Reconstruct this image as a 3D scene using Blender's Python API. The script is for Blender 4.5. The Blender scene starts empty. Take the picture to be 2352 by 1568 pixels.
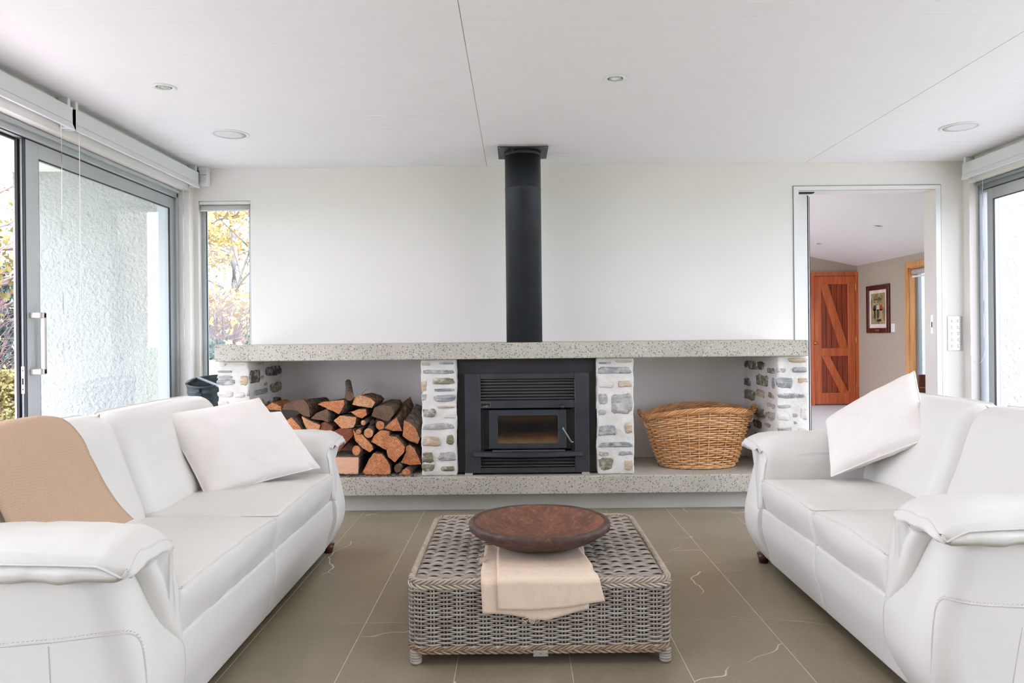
import bpy, bmesh, math, random
from mathutils import Vector, Matrix, noise as mn

# ---------------------------------------------------------------- camera, sky, exposure
F, CX, CY, H0, TH = 1700.0, 1186.0, 772.0, 1.16, 0.0099
scene = bpy.context.scene
COL = scene.collection
cam_d = bpy.data.cameras.new('camera'); cam = bpy.data.objects.new('camera', cam_d); COL.objects.link(cam)
cam_d.sensor_width = 36; cam_d.lens = 36 * F / 2352
cam_d.shift_x = -(CX - 1176) / 2352; cam_d.shift_y = (CY - 784) / 2352
cam_d.clip_start = 0.05; cam_d.clip_end = 500
cam.matrix_world = Matrix.Translation((0, 0, H0)) @ Matrix.Rotation(math.pi / 2, 4, 'X') @ Matrix.Rotation(-TH, 4, 'Z')
scene.camera = cam
w = bpy.data.worlds.new('overcast_sky'); scene.world = w; w.use_nodes = True
nt = w.node_tree; bg = nt.nodes['Background']
tc = nt.nodes.new('ShaderNodeTexCoord'); sp = nt.nodes.new('ShaderNodeSeparateXYZ'); rp = nt.nodes.new('ShaderNodeValToRGB')
nt.links.new(tc.outputs['Generated'], sp.inputs[0]); nt.links.new(sp.outputs['Z'], rp.inputs[0]); nt.links.new(rp.outputs[0], bg.inputs['Color'])
rp.color_ramp.elements[0].position = 0.0; rp.color_ramp.elements[0].color = (0.97, 0.95, 1.13, 1)
rp.color_ramp.elements[1].position = 0.9; rp.color_ramp.elements[1].color = (0.99, 0.97, 1.17, 1)
bg.inputs['Strength'].default_value = 7.2
vs = scene.view_settings
vs.view_transform = 'Standard'; vs.look = 'None'; vs.gamma = 1; vs.use_curve_mapping = False; vs.exposure = 0.0
scene.display_settings.display_device = 'sRGB'
cy = scene.cycles
cy.max_bounces = 5; cy.diffuse_bounces = 4; cy.glossy_bounces = 3; cy.transmission_bounces = 2; cy.transparent_max_bounces = 10
cy.use_adaptive_sampling = True; cy.adaptive_threshold = .15; cy.adaptive_min_samples = 16
cy.caustics_reflective = False; cy.caustics_refractive = False
cy.sample_clamp_indirect = 12; cy.use_denoising = True
def portal(loc, rot, sx, sz):                      # sampling portals in the window openings; they give off no light of their own
    l = bpy.data.lights.new('window_portal', 'AREA'); l.shape = 'RECTANGLE'; l.size = sx; l.size_y = sz; l.cycles.is_portal = True
    o = bpy.data.objects.new('window_portal', l); o.location = loc; o.rotation_euler = rot; COL.objects.link(o)
portal((-2.64, 2.0, 1.13), (0, -math.pi / 2, 0), 2.2, 7.0)
portal((3.60, 2.0, 1.13), (0, math.pi / 2, 0), 2.2, 7.0)
portal((1.1, 8.9, 1.4), (0, -math.pi / 2, 0), 2.4, 5.6)
portal((5.65, 8.9, 1.1), (0, math.pi / 2, 0), 1.9, 2.8)

# ---------------------------------------------------------------- helpers
LAMP_W = 3.2                                        # watts of each ceiling lamp
CS, SN = math.cos(TH), math.sin(TH)
def T(px, py, Y):
    dx = px - CX; dy = CY - py
    return Vector(((dx * CS + dy * SN) * Y / F, Y, H0 + (-dx * SN + dy * CS) * Y / F))
def TX(px, py, X):
    dx = px - CX; dy = CY - py
    a = dx * CS + dy * SN; b = -dx * SN + dy * CS
    Y = X * F / a
    return Vector((X, Y, H0 + b * Y / F))
def box_px(c, x0, y0, x1, y1, Y):                  # pixel rectangle in a plane -> X0, X1, Z0, Z1 ; c = (ox, oy, scale)
    ox, oy, s = c
    xm, ym = ox + (x0 + x1) / 2 / s, oy + (y0 + y1) / 2 / s
    return (T(ox + x0 / s, ym, Y).x, T(ox + x1 / s, ym, Y).x, T(xm, oy + y1 / s, Y).z, T(xm, oy + y0 / s, Y).z)

ORG = {}
class MB:
    def __init__(self): self.v = []; self.f = []; self.m = []; self.sm = []
    def add(self, vs_, fs, mi=0, smooth=False):
        b = len(self.v); self.v += [tuple(p) for p in vs_]
        for q in fs: self.f.append([b + i for i in q]); self.m.append(mi); self.sm.append(smooth)
        return self
    def box(self, x0, x1, y0, y1, z0, z1, mi=0, bev=0.0):
        if x0 > x1: x0, x1 = x1, x0
        if y0 > y1: y0, y1 = y1, y0
        if z0 > z1: z0, z1 = z1, z0
        b = min(bev, (x1 - x0) / 2.01, (y1 - y0) / 2.01, (z1 - z0) / 2.01)
        if b <= 0:
            vs_ = [(x, y, z) for x in (x0, x1) for y in (y0, y1) for z in (z0, z1)]
            fs = [(0, 1, 3, 2), (4, 6, 7, 5), (0, 4, 5, 1), (2, 3, 7, 6), (0, 2, 6, 4), (1, 5, 7, 3)]
            return self.add(vs_, fs, mi)
        bm = bmesh.new(); bmesh.ops.create_cube(bm, size=1)
        for v in bm.verts: v.co = ((x0 + x1) / 2 + v.co.x * (x1 - x0), (y0 + y1) / 2 + v.co.y * (y1 - y0), (z0 + z1) / 2 + v.co.z * (z1 - z0))
        bmesh.ops.bevel(bm, geom=bm.edges[:], offset=b, segments=2 if b > .004 else 1, profile=0.5, affect='EDGES')
        return self.bm(bm, mi)
    def bm(self, bm, mi=0, smooth=False):
        bm.verts.index_update()
        self.add([v.co[:] for v in bm.verts], [[v.index for v in f.verts] for f in bm.faces], mi, smooth); bm.free(); return self
    def tube(self, pts, r, n=8, mi=0, closed=False, flat=1.0, up=(0, 0, 1), caps=True):
        pts = [Vector(p) for p in pts]; N = len(pts); rr = r if hasattr(r, '__len__') else [r] * N
        V = []; U = Vector(up)
        for i, p in enumerate(pts):
            a = pts[(i - 1) % N] if (closed or i > 0) else p
            b = pts[(i + 1) % N] if (closed or i < N - 1) else p
            t = (b - a); t = t.normalized() if t.length > 1e-9 else Vector((0, 0, 1))
            s = t.cross(U)
            if s.length < 1e-3: s = t.cross(Vector((1, 0, 0)))
            s.normalize(); q = s.cross(t).normalized()
            for k in range(n):
                an = 2 * math.pi * k / n
                V.append(p + s * (math.cos(an) * rr[i] * flat) + q * (math.sin(an) * rr[i]))
        Fc = []
        for i in range(N if closed else N - 1):
            j = (i + 1) % N
            for k in range(n):
                l = (k + 1) % n; Fc.append((i * n + k, i * n + l, j * n + l, j * n + k))
        if not closed and caps:
            Fc.append(tuple(range(n))[::-1]); Fc.append(tuple((N - 1) * n + k for k in range(n)))
        return self.add(V, Fc, mi, True)
    def grid(self, fn, nu, nv, mi=0, smooth=True, closeu=False):
        V = [fn(i / nu, j / nv) for i in range(nu + (0 if closeu else 1)) for j in range(nv + 1)]
        Fc = []; R = nv + 1; NU = nu if closeu else nu + 1
        for i in range(nu):
            ii = (i + 1) % NU
            for j in range(nv): Fc.append((i * R + j, ii * R + j, ii * R + j + 1, i * R + j + 1))
        return self.add(V, Fc, mi, smooth)
    def lathe(self, prof, n=32, c=(0, 0, 0), mi=0, sx=1.0, sy=1.0, smooth=True, close=False, cap0=True):
        V = []
        for k in range(n):
            a = 2 * math.pi * k / n
            for r, z in prof: V.append((c[0] + r * math.cos(a) * sx, c[1] + r * math.sin(a) * sy, c[2] + z))
        P = len(prof); Fc = []
        for k in range(n):
            l = (k + 1) % n
            for j in range(P - 1): Fc.append((k * P + j, l * P + j, l * P + j + 1, k * P + j + 1))
        if prof[0][0] > 1e-6 and cap0: Fc.append(tuple(k * P for k in range(n))[::-1])
        if prof[-1][0] > 1e-6 and not close: Fc.append(tuple(k * P + P - 1 for k in range(n)))
        return self.add(V, Fc, mi, smooth)
    def rbox(self, c, h, r, seg, fn=None, mi=0):
        """rounded box, centre c, half sizes h, every surface point passed through fn"""
        nx, ny, nz = seg; idx = {}; V = []; Fc = []
        def samp(n, hh):
            if n < 5: return [hh * (2 * i / n - 1) for i in range(n + 1)]
            e = [-hh, -hh + r * .29, -hh + r * .7, -hh + r]
            k = n - 6; inner = [(-hh + r) + (2 * hh - 2 * r) * i / k for i in range(1, k)] if k > 0 else []
            return e + inner + [hh - r, hh - r * .7, hh - r * .29, hh]
        S = [samp(nx, h[0]), samp(ny, h[1]), samp(nz, h[2])]
        L = [len(s) - 1 for s in S]
        def vid(i, j, k):
            key = (i, j, k)
            if key not in idx:
                q = Vector((S[0][i], S[1][j], S[2][k]))
                inn = Vector([max(-(h[a] - r), min(h[a] - r, q[a])) for a in range(3)])
                d = q - inn
                if d.length > 1e-9: q = inn + d.normalized() * r
                q = q + Vector(c)
                if fn: q = Vector(fn(q))
                idx[key] = len(V); V.append(q)
            return idx[key]
        for a in range(3):
            b, e = (a + 1) % 3, (a + 2) % 3
            for side in (0, L[a]):
                for i in range(L[b]):
                    for j in range(L[e]):
                        def K(x, y):
                            t = [0, 0, 0]; t[a] = side; t[b] = x; t[e] = y; return vid(*t)
                        q = [K(i, j), K(i + 1, j), K(i + 1, j + 1), K(i, j + 1)]
                        Fc.append(q if side else q[::-1])
        return self.add(V, Fc, mi, True)
    def mesh(self, name, mats, org=(0, 0, 0), fix=True, angle=None):
        me = bpy.data.meshes.new(name); o = Vector(org)
        me.from_pydata([Vector(p) - o for p in self.v], [], self.f)
        for m in (mats if isinstance(mats, (list, tuple)) else [mats]): me.materials.append(m)
        me.polygons.foreach_set('material_index', self.m); me.polygons.foreach_set('use_smooth', self.sm)
        if fix:
            bm = bmesh.new(); bm.from_mesh(me); bmesh.ops.remove_doubles(bm, verts=bm.verts[:], dist=1e-6)
            bmesh.ops.recalc_face_normals(bm, faces=bm.faces[:]); bm.to_mesh(me); bm.free()
        me.update(); return me
    def build(self, name, mats, parent=None, origin=None, fix=True):
        if parent is not None: org = ORG[parent.name]
        elif origin is not None: org = Vector(origin)
        else:
            xs = [p[0] for p in self.v]; ys = [p[1] for p in self.v]; zs = [p[2] for p in self.v]
            org = Vector(((min(xs) + max(xs)) / 2, (min(ys) + max(ys)) / 2, min(zs)))
        o = bpy.data.objects.new(name, self.mesh(name, mats, org, fix)); COL.objects.link(o)
        if parent is not None: o.parent = parent
        else: o.location = org
        ORG[o.name] = org
        return o
def thing(name, label, cat, loc, group=None):
    o = bpy.data.objects.new(name, None); COL.objects.link(o); o.location = loc; o.empty_display_size = .05
    ORG[o.name] = Vector(loc); o['label'] = label; o['category'] = cat
    if group: o['group'] = group
    return o
def tag(o, label, cat, group=None, kind=None):
    o['label'] = label; o['category'] = cat
    if group: o['group'] = group
    if kind: o['kind'] = kind
    return o
def struct(o): o['kind'] = 'structure'; return o
def sempty(name, loc):
    o = bpy.data.objects.new(name, None); COL.objects.link(o); o.location = loc; ORG[o.name] = Vector(loc); o['kind'] = 'structure'; return o
def piece(name, me, parent, world):
    o = bpy.data.objects.new(name, me); COL.objects.link(o); o.parent = parent; o.location = Vector(world) - ORG[parent.name]; ORG[o.name] = Vector(world); return o
def N3(p, s=1.0): return mn.noise(Vector(p) * s)
def crom(P, n):
    out = []; P = [Vector(p) for p in P]
    for i in range(len(P) - 1):
        a = P[max(i - 1, 0)]; b = P[i]; c = P[i + 1]; d = P[min(i + 2, len(P) - 1)]
        for k in range(n):
            t = k / n
            out.append(0.5 * ((2 * b) + (c - a) * t + (2 * a - 5 * b + 4 * c - d) * t * t + (3 * b - a - 3 * c + d) * t ** 3))
    out.append(P[-1]); return out

# ---------------------------------------------------------------- materials
def lin(c):
    return tuple(((x / 255) / 12.92 if x / 255 <= .04045 else ((x / 255 + .055) / 1.055) ** 2.4) for x in c) + (1,)
class M:
    def __init__(s, name, col=(200, 200, 200), rough=.6, metal=0.0, spec=.5):
        s.m = bpy.data.materials.new(name); s.m.use_nodes = True; s.nt = s.m.node_tree; s.b = s.nt.nodes['Principled BSDF']
        s.b.inputs['Base Color'].default_value = lin(col); s.b.inputs['Roughness'].default_value = rough
        s.b.inputs['Metallic'].default_value = metal; s.b.inputs['Specular IOR Level'].default_value = spec
        s.c = None; s.tc = s.nt.nodes.new('ShaderNodeTexCoord'); s.bumpn = None; s.base = lin(col)
    def L(s, a, b): s.nt.links.new(a, b)
    def coord(s, scale=(1, 1, 1), rnd=False, rot=(0, 0, 0)):
        mp = s.nt.nodes.new('ShaderNodeMapping'); mp.inputs['Scale'].default_value = scale; mp.inputs['Rotation'].default_value = rot
        s.L(s.tc.outputs['Object'], mp.inputs[0])
        if rnd:
            oi = s.nt.nodes.new('ShaderNodeObjectInfo'); mu = s.nt.nodes.new('ShaderNodeMath'); mu.operation = 'MULTIPLY'; mu.inputs[1].default_value = 37
            s.L(oi.outputs['Random'], mu.inputs[0]); s.L(mu.outputs[0], mp.inputs['Location'])
        return mp.outputs[0]
    def noise(s, scale=5, detail=4, rough=.55, co=None, dist=0.0):
        n = s.nt.nodes.new('ShaderNodeTexNoise'); n.inputs['Scale'].default_value = scale; n.inputs['Detail'].default_value = detail
        n.inputs['Roughness'].default_value = rough; n.inputs['Distortion'].default_value = dist
        s.L(co if co is not None else s.tc.outputs['Object'], n.inputs['Vector']); return n.outputs[0]
    def vor(s, scale=5, co=None, feature='F1', out='Distance', rand=1.0, dim='3D'):
        n = s.nt.nodes.new('ShaderNodeTexVoronoi'); n.voronoi_dimensions = dim; n.feature = feature; n.inputs['Scale'].default_value = scale; n.inputs['Randomness'].default_value = rand
        s.L(co if co is not None else s.tc.outputs['Object'], n.inputs['Vector']); return n.outputs[out]
    def wave(s, scale=5, dist=2, co=None, kind='BANDS', dirn='X', dscale=1.0):
        n = s.nt.nodes.new('ShaderNodeTexWave'); n.wave_type = kind; n.inputs['Scale'].default_value = scale; n.inputs['Distortion'].default_value = dist
        n.inputs['Detail'].default_value = 2; n.inputs['Detail Scale'].default_value = dscale
        if kind == 'BANDS': n.bands_direction = dirn
        else: n.rings_direction = dirn
        s.L(co if co is not None else s.tc.outputs['Object'], n.inputs['Vector']); return n.outputs[1]
    def rand(s): return s.nt.nodes.new('ShaderNodeObjectInfo').outputs['Random']
    def ramp(s, f, stops, const=False):
        n = s.nt.nodes.new('ShaderNodeValToRGB'); e = n.color_ramp.elements
        if const: n.color_ramp.interpolation = 'CONSTANT'
        for i, (p, c) in enumerate(stops):
            if i >= 2: e.new(p)
            e[i].position = p; e[i].color = lin(c) if len(c) == 3 else c
        s.L(f, n.inputs[0]); return n.outputs[0]
    def mask(s, f, lo, hi):
        n = s.nt.nodes.new('ShaderNodeMapRange'); n.inputs['From Min'].default_value = lo; n.inputs['From Max'].default_value = hi
        s.L(f, n.inputs[0]); return n.outputs[0]
    def math(s, op, a, b=None):
        n = s.nt.nodes.new('ShaderNodeMath'); n.operation = op
        for i, x in enumerate((a, b)):
            if x is None: continue
            if isinstance(x, (int, float)): n.inputs[i].default_value = x
            else: s.L(x, n.inputs[i])
        return n.outputs[0]
    def mix(s, fac, a, b, mode='MIX'):
        n = s.nt.nodes.new('ShaderNodeMix'); n.data_type = 'RGBA'; n.blend_type = mode
        for sock, x in ((n.inputs[0], fac), (n.inputs[6], a), (n.inputs[7], b)):
            if isinstance(x, (int, float)): sock.default_value = x
            elif isinstance(x, tuple): sock.default_value = lin(x) if len(x) == 3 else x
            else: s.L(x, sock)
        return n.outputs[2]
    def color(s, out): s.L(out, s.b.inputs['Base Color']); s.c = out; return s
    def bump(s, h, strength=.3, dist=.002):
        n = s.nt.nodes.new('ShaderNodeBump'); n.inputs['Strength'].default_value = strength; n.inputs['Distance'].default_value = dist
        s.L(h, n.inputs['Height'])
        if s.bumpn: s.L(s.bumpn.outputs[0], n.inputs['Normal'])
        s.bumpn = n; s.L(n.outputs[0], s.b.inputs['Normal']); return s
    def rough(s, out): s.L(out, s.b.inputs['Roughness']); return s
def plain(name, col, rough=.6, metal=0.0, nz=0.06, scale=8, bump=0.0):
    m = M(name, col, rough, metal)
    k = tuple(max(0, min(255, x * (1 - nz))) for x in col); k2 = tuple(max(0, min(255, x * (1 + nz))) for x in col)
    if nz > .02: n = m.noise(scale, 2); m.color(m.ramp(n, [(.3, k), (.7, k2)]))
    if bump: m.bump(m.noise(scale * 20, 3), bump, .001)
    return m.m
def glassm(name, tint=(244, 249, 248), refl=1.0):
    m = bpy.data.materials.new(name); m.use_nodes = True; t = m.node_tree; t.nodes.remove(t.nodes['Principled BSDF'])
    tr = t.nodes.new('ShaderNodeBsdfTransparent'); tr.inputs[0].default_value = lin(tint)
    gl = t.nodes.new('ShaderNodeBsdfGlossy'); gl.inputs['Roughness'].default_value = .01
    fr = t.nodes.new('ShaderNodeLayerWeight'); p5 = t.nodes.new('ShaderNodeMath'); p5.operation = 'POWER'; p5.inputs[1].default_value = 4.5
    ma = t.nodes.new('ShaderNodeMath'); ma.operation = 'MULTIPLY_ADD'; ma.inputs[1].default_value = .9; ma.inputs[2].default_value = .035; ma.use_clamp = True
    t.links.new(fr.outputs['Facing'], p5.inputs[0]); t.links.new(p5.outputs[0], ma.inputs[0])
    mx = t.nodes.new('ShaderNodeMixShader'); t.links.new(ma.outputs[0], mx.inputs[0]); t.links.new(tr.outputs[0], mx.inputs[1]); t.links.new(gl.outputs[0], mx.inputs[2])
    t.links.new(mx.outputs[0], t.nodes['Material Output'].inputs[0]); return m

m_wall = plain('white_plaster', (239, 235, 230), .85, nz=.008)
m_ceil = plain('white_ceiling_paint', (241, 239, 240), .75, nz=.006)
m_white = plain('white_gloss_paint', (236, 237, 236), .4, nz=.005)
m_plastic = plain('white_plastic', (238, 238, 238), .35, nz=.01)
m_seam = plain('beige_seam', (176, 168, 150), .8)
m_alu = plain('silver_grey_aluminium', (184, 189, 191), .45, .25, nz=.015)
m_alud = plain('grey_aluminium', (142, 149, 152), .45, .25, nz=.02)
m_rub = plain('black_rubber_seal', (34, 34, 38), .6)
m_ss = plain('brushed_steel', (205, 200, 196), .35, .7, nz=.03)
m_mirror = plain('polished_steel', (190, 188, 182), .22, .9, nz=.01)
m_glass = glassm('window_glass')
m_soff = plain('white_soffit', (240, 240, 238), .7, nz=.01)
m_blind = plain('white_blind_fabric', (226, 229, 231), .7, nz=.01)
m_blindg = plain('pale_grey_blind_fabric', (206, 205, 203), .8, nz=.02)
m_cord = plain('white_cord', (236, 235, 232), .5)
# floor tile
t = M('grey_stone_tile', (124, 119, 109), .33); co = t.coord((1, 1, 1), True)
n1 = t.noise(2.2, 5, .6, co); n2 = t.noise(160, 2, .6, co)
base = t.ramp(n1, [(.25, (138, 127, 106)), (.75, (160, 149, 127))]); base = t.mix(.25, base, t.ramp(n2, [(.3, (128, 117, 95)), (.7, (178, 167, 143))]))
wco = t.nt.nodes.new('ShaderNodeVectorMath'); wco.operation = 'ADD'
nn = t.nt.nodes.new('ShaderNodeTexNoise'); nn.inputs['Scale'].default_value = 3.2; nn.inputs['Detail'].default_value = 2.6; t.L(co, nn.inputs['Vector'])
sc_ = t.nt.nodes.new('ShaderNodeVectorMath'); sc_.operation = 'SCALE'; sc_.inputs['Scale'].default_value = .34; t.L(nn.outputs['Color'], sc_.inputs[0])
t.L(co, wco.inputs[0]); t.L(sc_.outputs[0], wco.inputs[1])
ve = t.vor(1.15, wco.outputs[0], 'DISTANCE_TO_EDGE', 'Distance', 1.0, '2D')
vein = t.mask(ve, .0040, .0018); gate = t.mask(t.noise(2.1, 2, .5, co), .47, .56); vein = t.math('MULTIPLY', vein, gate)
base = t.mix(t.math('MULTIPLY', vein, .95), base, (236, 228, 212)); t.color(base); t.rough(t.mask(n1, -1.2, 3.0)); t.b.inputs['Roughness'].default_value = .35
t.bump(n2, .05, .001); m_tile = t.m
m_grout = plain('pale_grout', (226, 220, 206), .9)
# concrete
def concrete(name, c0, c1, spk=True):
    m = M(name, c0, .55); n = m.noise(3, 4); b = m.ramp(n, [(.3, c0), (.7, c1)])
    if spk:
        for sc, lo, cols in ((76, .235, [(0, (70, 76, 74)), (.35, (118, 100, 84)), (.62, (222, 216, 204)), (.74, (92, 98, 96))]),
                             (150, .20, [(0, (96, 98, 92)), (.4, (226, 220, 208)), (.75, (140, 118, 98))])):
            v = m.nt.nodes.new('ShaderNodeTexVoronoi'); v.inputs['Scale'].default_value = sc; m.L(m.tc.outputs['Object'], v.inputs['Vector'])
            se = m.nt.nodes.new('ShaderNodeSeparateColor'); m.L(v.outputs['Color'], se.inputs[0])
            pick = m.math('LESS_THAN', se.outputs[1], .48)
            k = m.math('MULTIPLY', m.mask(v.outputs['Distance'], lo + .12, lo), pick)
            b = m.mix(m.math('MULTIPLY', k, .85), b, m.ramp(se.outputs[0], cols, True))
    else: b = m.mix(.3, b, m.ramp(m.noise(120, 2), [(.3, (180, 178, 172)), (.7, (216, 213, 206))]))
    m.color(b); m.bump(m.noise(150, 2), .08, .001); return m.m
m_conc = concrete('exposed_aggregate_concrete', (178, 172, 159), (194, 188, 175))
m_conc2 = concrete('smooth_grey_concrete', (196, 193, 186), (206, 204, 197), False)
# mortar and stones
m = M('white_lime_mortar', (226, 222, 217), .95); m.color(m.ramp(m.noise(9, 5), [(.3, (212, 207, 200)), (.7, (232, 229, 225))])); m.bump(m.noise(28, 5), .6, .01); m_mort = m.m
def stonem(name, cols):
    m = M(name, cols[0], .85); co = m.coord((1, 1, 1), True); co2 = m.coord((8, 8, 60), True)
    a = m.ramp(m.noise(1.0, 5, .7, co2), [(.30, cols[0]), (.45, cols[1]), (.58, cols[2]), (.72, cols[3])])
    dust = m.mask(m.noise(22, 5, .65, co), .5, .68)
    m.color(m.mix(m.math('MULTIPLY', dust, .75), a, (222, 217, 210))); m.bump(m.noise(1.0, 5, .7, co2), .6, .006); return m.m
st = {'s': stonem('blue_grey_schist', [(100, 105, 108), (140, 144, 146), (172, 174, 172), (120, 122, 124)]),
      'g': stonem('grey_schist', [(122, 122, 118), (160, 160, 155), (186, 184, 178), (140, 138, 132)]),
      't': stonem('tan_schist', [(150, 130, 106), (190, 166, 138), (206, 190, 168), (168, 150, 130)]),
      'o': stonem('olive_schist', [(84, 80, 66), (124, 118, 98), (150, 140, 118), (100, 90, 74)]),
      'd': stonem('dark_schist', [(54, 52, 46), (82, 78, 68), (104, 100, 90), (66, 66, 60)]),
      'p': stonem('pale_schist', [(190, 182, 170), (214, 206, 196), (224, 219, 212), (176, 172, 168)])}
# leather
def leatherm(name, c):
    m = M(name, c, .42, 0, .45); k = tuple(x * .985 for x in c)
    m.bump(m.vor(420), .12, .0006); m.bump(m.noise(14, 2, .5), .12, .012); return m.m
m_leath = leatherm('white_leather', (228, 225, 219))
m_stitch = plain('pale_stitching', (208, 202, 196), .6)
# fabrics
def fabricm(name, c0, c1, sc=700, bstr=.25):
    m = M(name, c0, .95, 0, .2); wx = m.wave(sc / 6.28, 1.2, None, 'BANDS', 'X', 2); wz = m.wave(sc / 6.28, 1.2, None, 'BANDS', 'Z', 2); wy = m.wave(sc / 6.28, 1.2, None, 'BANDS', 'Y', 2)
    s = m.math('ADD', m.math('ADD', wx, wz), wy); f = m.math('MULTIPLY', s, .3333)
    fl = m.noise(1.0, 3, .6, m.coord((260, 260, 420))); 
    m.color(m.ramp(m.math('ADD', m.math('MULTIPLY', f, .25), m.math('MULTIPLY', fl, .75)), [(.3, c0), (.65, c1)])); m.bump(f, bstr, .0008); m.bump(m.noise(9, 3), .2, .008); return m.m
m_linen = fabricm('tan_linen', (186, 156, 130), (208, 180, 154))
m_runner = fabricm('natural_linen', (220, 196, 172), (240, 218, 196))
m_cush = fabricm('cream_cotton', (238, 230, 223), (246, 240, 235), 900, .08)
# dark metals
def darkm(name, c, r=.45):
    m = M(name, c, r, .3, .5); m.color(m.ramp(m.noise(6, 3), [(.3, tuple(x * .9 for x in c)), (.7, tuple(min(255, x * 1.1) for x in c))])); m.bump(m.noise(600, 2), .08, .0005); return m.m
m_black = darkm('black_stove_paint', (61, 63, 68)); m_panel = darkm('matt_black_steel_panel', (54, 52, 52), .6); m_flue = darkm('black_flue_steel', (52, 57, 62), .42)
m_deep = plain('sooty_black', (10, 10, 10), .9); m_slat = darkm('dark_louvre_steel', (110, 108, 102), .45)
m_bin = darkm('black_enamelled_bin', (40, 50, 54), .3)
# fire glass with baked soot
m = M('soot_stained_stove_glass', (90, 70, 46), .25); sx = m.nt.nodes.new('ShaderNodeSeparateXYZ'); m.L(m.tc.outputs['Object'], sx.inputs[0])
hz = m.math('ADD', sx.outputs['Z'], m.math('MULTIPLY', m.noise(6, 3), .05)); m.color(m.mix(.35, m.ramp(m.mask(hz, .19, .40), [(.0, (112, 86, 54)), (.22, (134, 108, 72)), (.42, (78, 52, 30)), (.50, (58, 36, 20)), (.56, (22, 20, 18)), (.88, (24, 22, 20)), (1.0, (54, 40, 24))]), m.ramp(m.noise(14, 4), [(.3, (30, 22, 16)), (.7, (120, 94, 60))]), 'MULTIPLY')); m_sglass = m.m
m.b.inputs['Coat Weight'].default_value = .3
# logs
def endm(name, c):
    m = M(name, c[1], .8); co = m.coord((1, 1, 1), True)
    r = m.wave(26, 3.5, co, 'RINGS', 'Y', 3); n = m.noise(12, 5, .6, co); n2 = m.noise(70, 3, .6, co)
    b = m.ramp(n, [(.25, c[0]), (.5, c[1]), (.75, c[2])]); b = m.mix(.42, b, m.ramp(r, [(.15, c[0]), (.8, c[2])])); b = m.mix(.5, b, m.ramp(n2, [(.35, tuple(x * .6 for x in c[0])), (.6, c[2])]), 'MULTIPLY')
    m.color(b); m.bump(n2, .4, .003); m.bump(n, .4, .01); return m.m
m_end = endm('orange_end_grain', [(186, 106, 56), (222, 152, 100), (242, 192, 148)])
m_endp = endm('pale_end_grain', [(204, 142, 96), (226, 170, 124), (240, 202, 164)])
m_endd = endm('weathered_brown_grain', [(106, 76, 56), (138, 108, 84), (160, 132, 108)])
m_endr = endm('dark_red_split_wood', [(116, 60, 34), (156, 90, 56), (192, 130, 92)])
m = M('dark_bark', (90, 70, 56), .95); co = m.coord((1, 1, 1), True); n = m.noise(30, 6, .7, co); m.color(m.ramp(n, [(.3, (56, 42, 34)), (.5, (112, 88, 70)), (.7, (170, 146, 124))])); m.bump(n, 1.0, .012); m_bark = m.m
m = M('grey_bark', (120, 104, 90), .95); co = m.coord((1, 1, 1), True); n = m.noise(24, 6, .7, co); m.color(m.ramp(n, [(.3, (76, 62, 52)), (.5, (120, 104, 90)), (.7, (164, 148, 132))])); m.bump(n, .9, .01); m_barkg = m.m
m = M('sawn_pine', (226, 170, 138), .7); n = m.wave(7, 2.5, m.coord((.35, 1, 9)), 'BANDS', 'Z', 1.0); m.color(m.ramp(n, [(.1, (206, 142, 106)), (.6, (236, 186, 154)), (.9, (242, 200, 172))])); m_pine = m.m
m_chips = plain('bark_crumbs', (60, 46, 38), .95, nz=.5, scale=60)
# wicker
def wickm(name, c0, c1, c2):
    m = M(name, c1, .55); a = m.ramp(m.rand(), [(.0, c0), (.5, c1), (1.0, c2)]); n = m.noise(1.0, 3, .6, m.coord((6, 6, 60), True))
    m.color(m.mix(.45, a, m.ramp(n, [(.3, c0), (.5, c1), (.7, c2)]))); m.bump(m.noise(300, 2), .1, .0006); return m.m
m_wick = wickm('grey_rattan', (134, 120, 108), (170, 160, 150), (200, 193, 183))
m_wickt = wickm('warm_grey_rattan', (158, 140, 124), (188, 172, 156), (208, 196, 180))
m_wickb = wickm('brown_rattan', (126, 102, 80), (158, 134, 110), (182, 158, 134))
m_will = wickm('honey_willow', (190, 126, 72), (226, 168, 112), (246, 206, 156))
m_willd = wickm('brown_willow', (128, 76, 40), (160, 102, 58), (190, 130, 80))
# bowl wood
m = M('dark_carved_wood', (84, 52, 38), .62); n = m.noise(7, 5, .65); n2 = m.noise(45, 5, .7)
b = m.ramp(n, [(.3, (66, 46, 40)), (.5, (100, 66, 50)), (.68, (142, 90, 62))]); m.color(m.mix(.4, b, m.ramp(n2, [(.3, (58, 40, 34)), (.55, (128, 78, 54)), (.7, (196, 136, 94))]))); m.bump(m.vor(34), .12, .004); m.bump(n2, .2, .002); m_bowl = m.m
m = M('dark_bowl_rim_wood', (72, 48, 42), .5); n2 = m.noise(40, 5, .7); m.color(m.ramp(n2, [(.3, (50, 36, 34)), (.55, (84, 58, 48)), (.72, (128, 88, 70))])); m.bump(m.vor(26), .3, .004); m_bowlr = m.m
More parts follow.
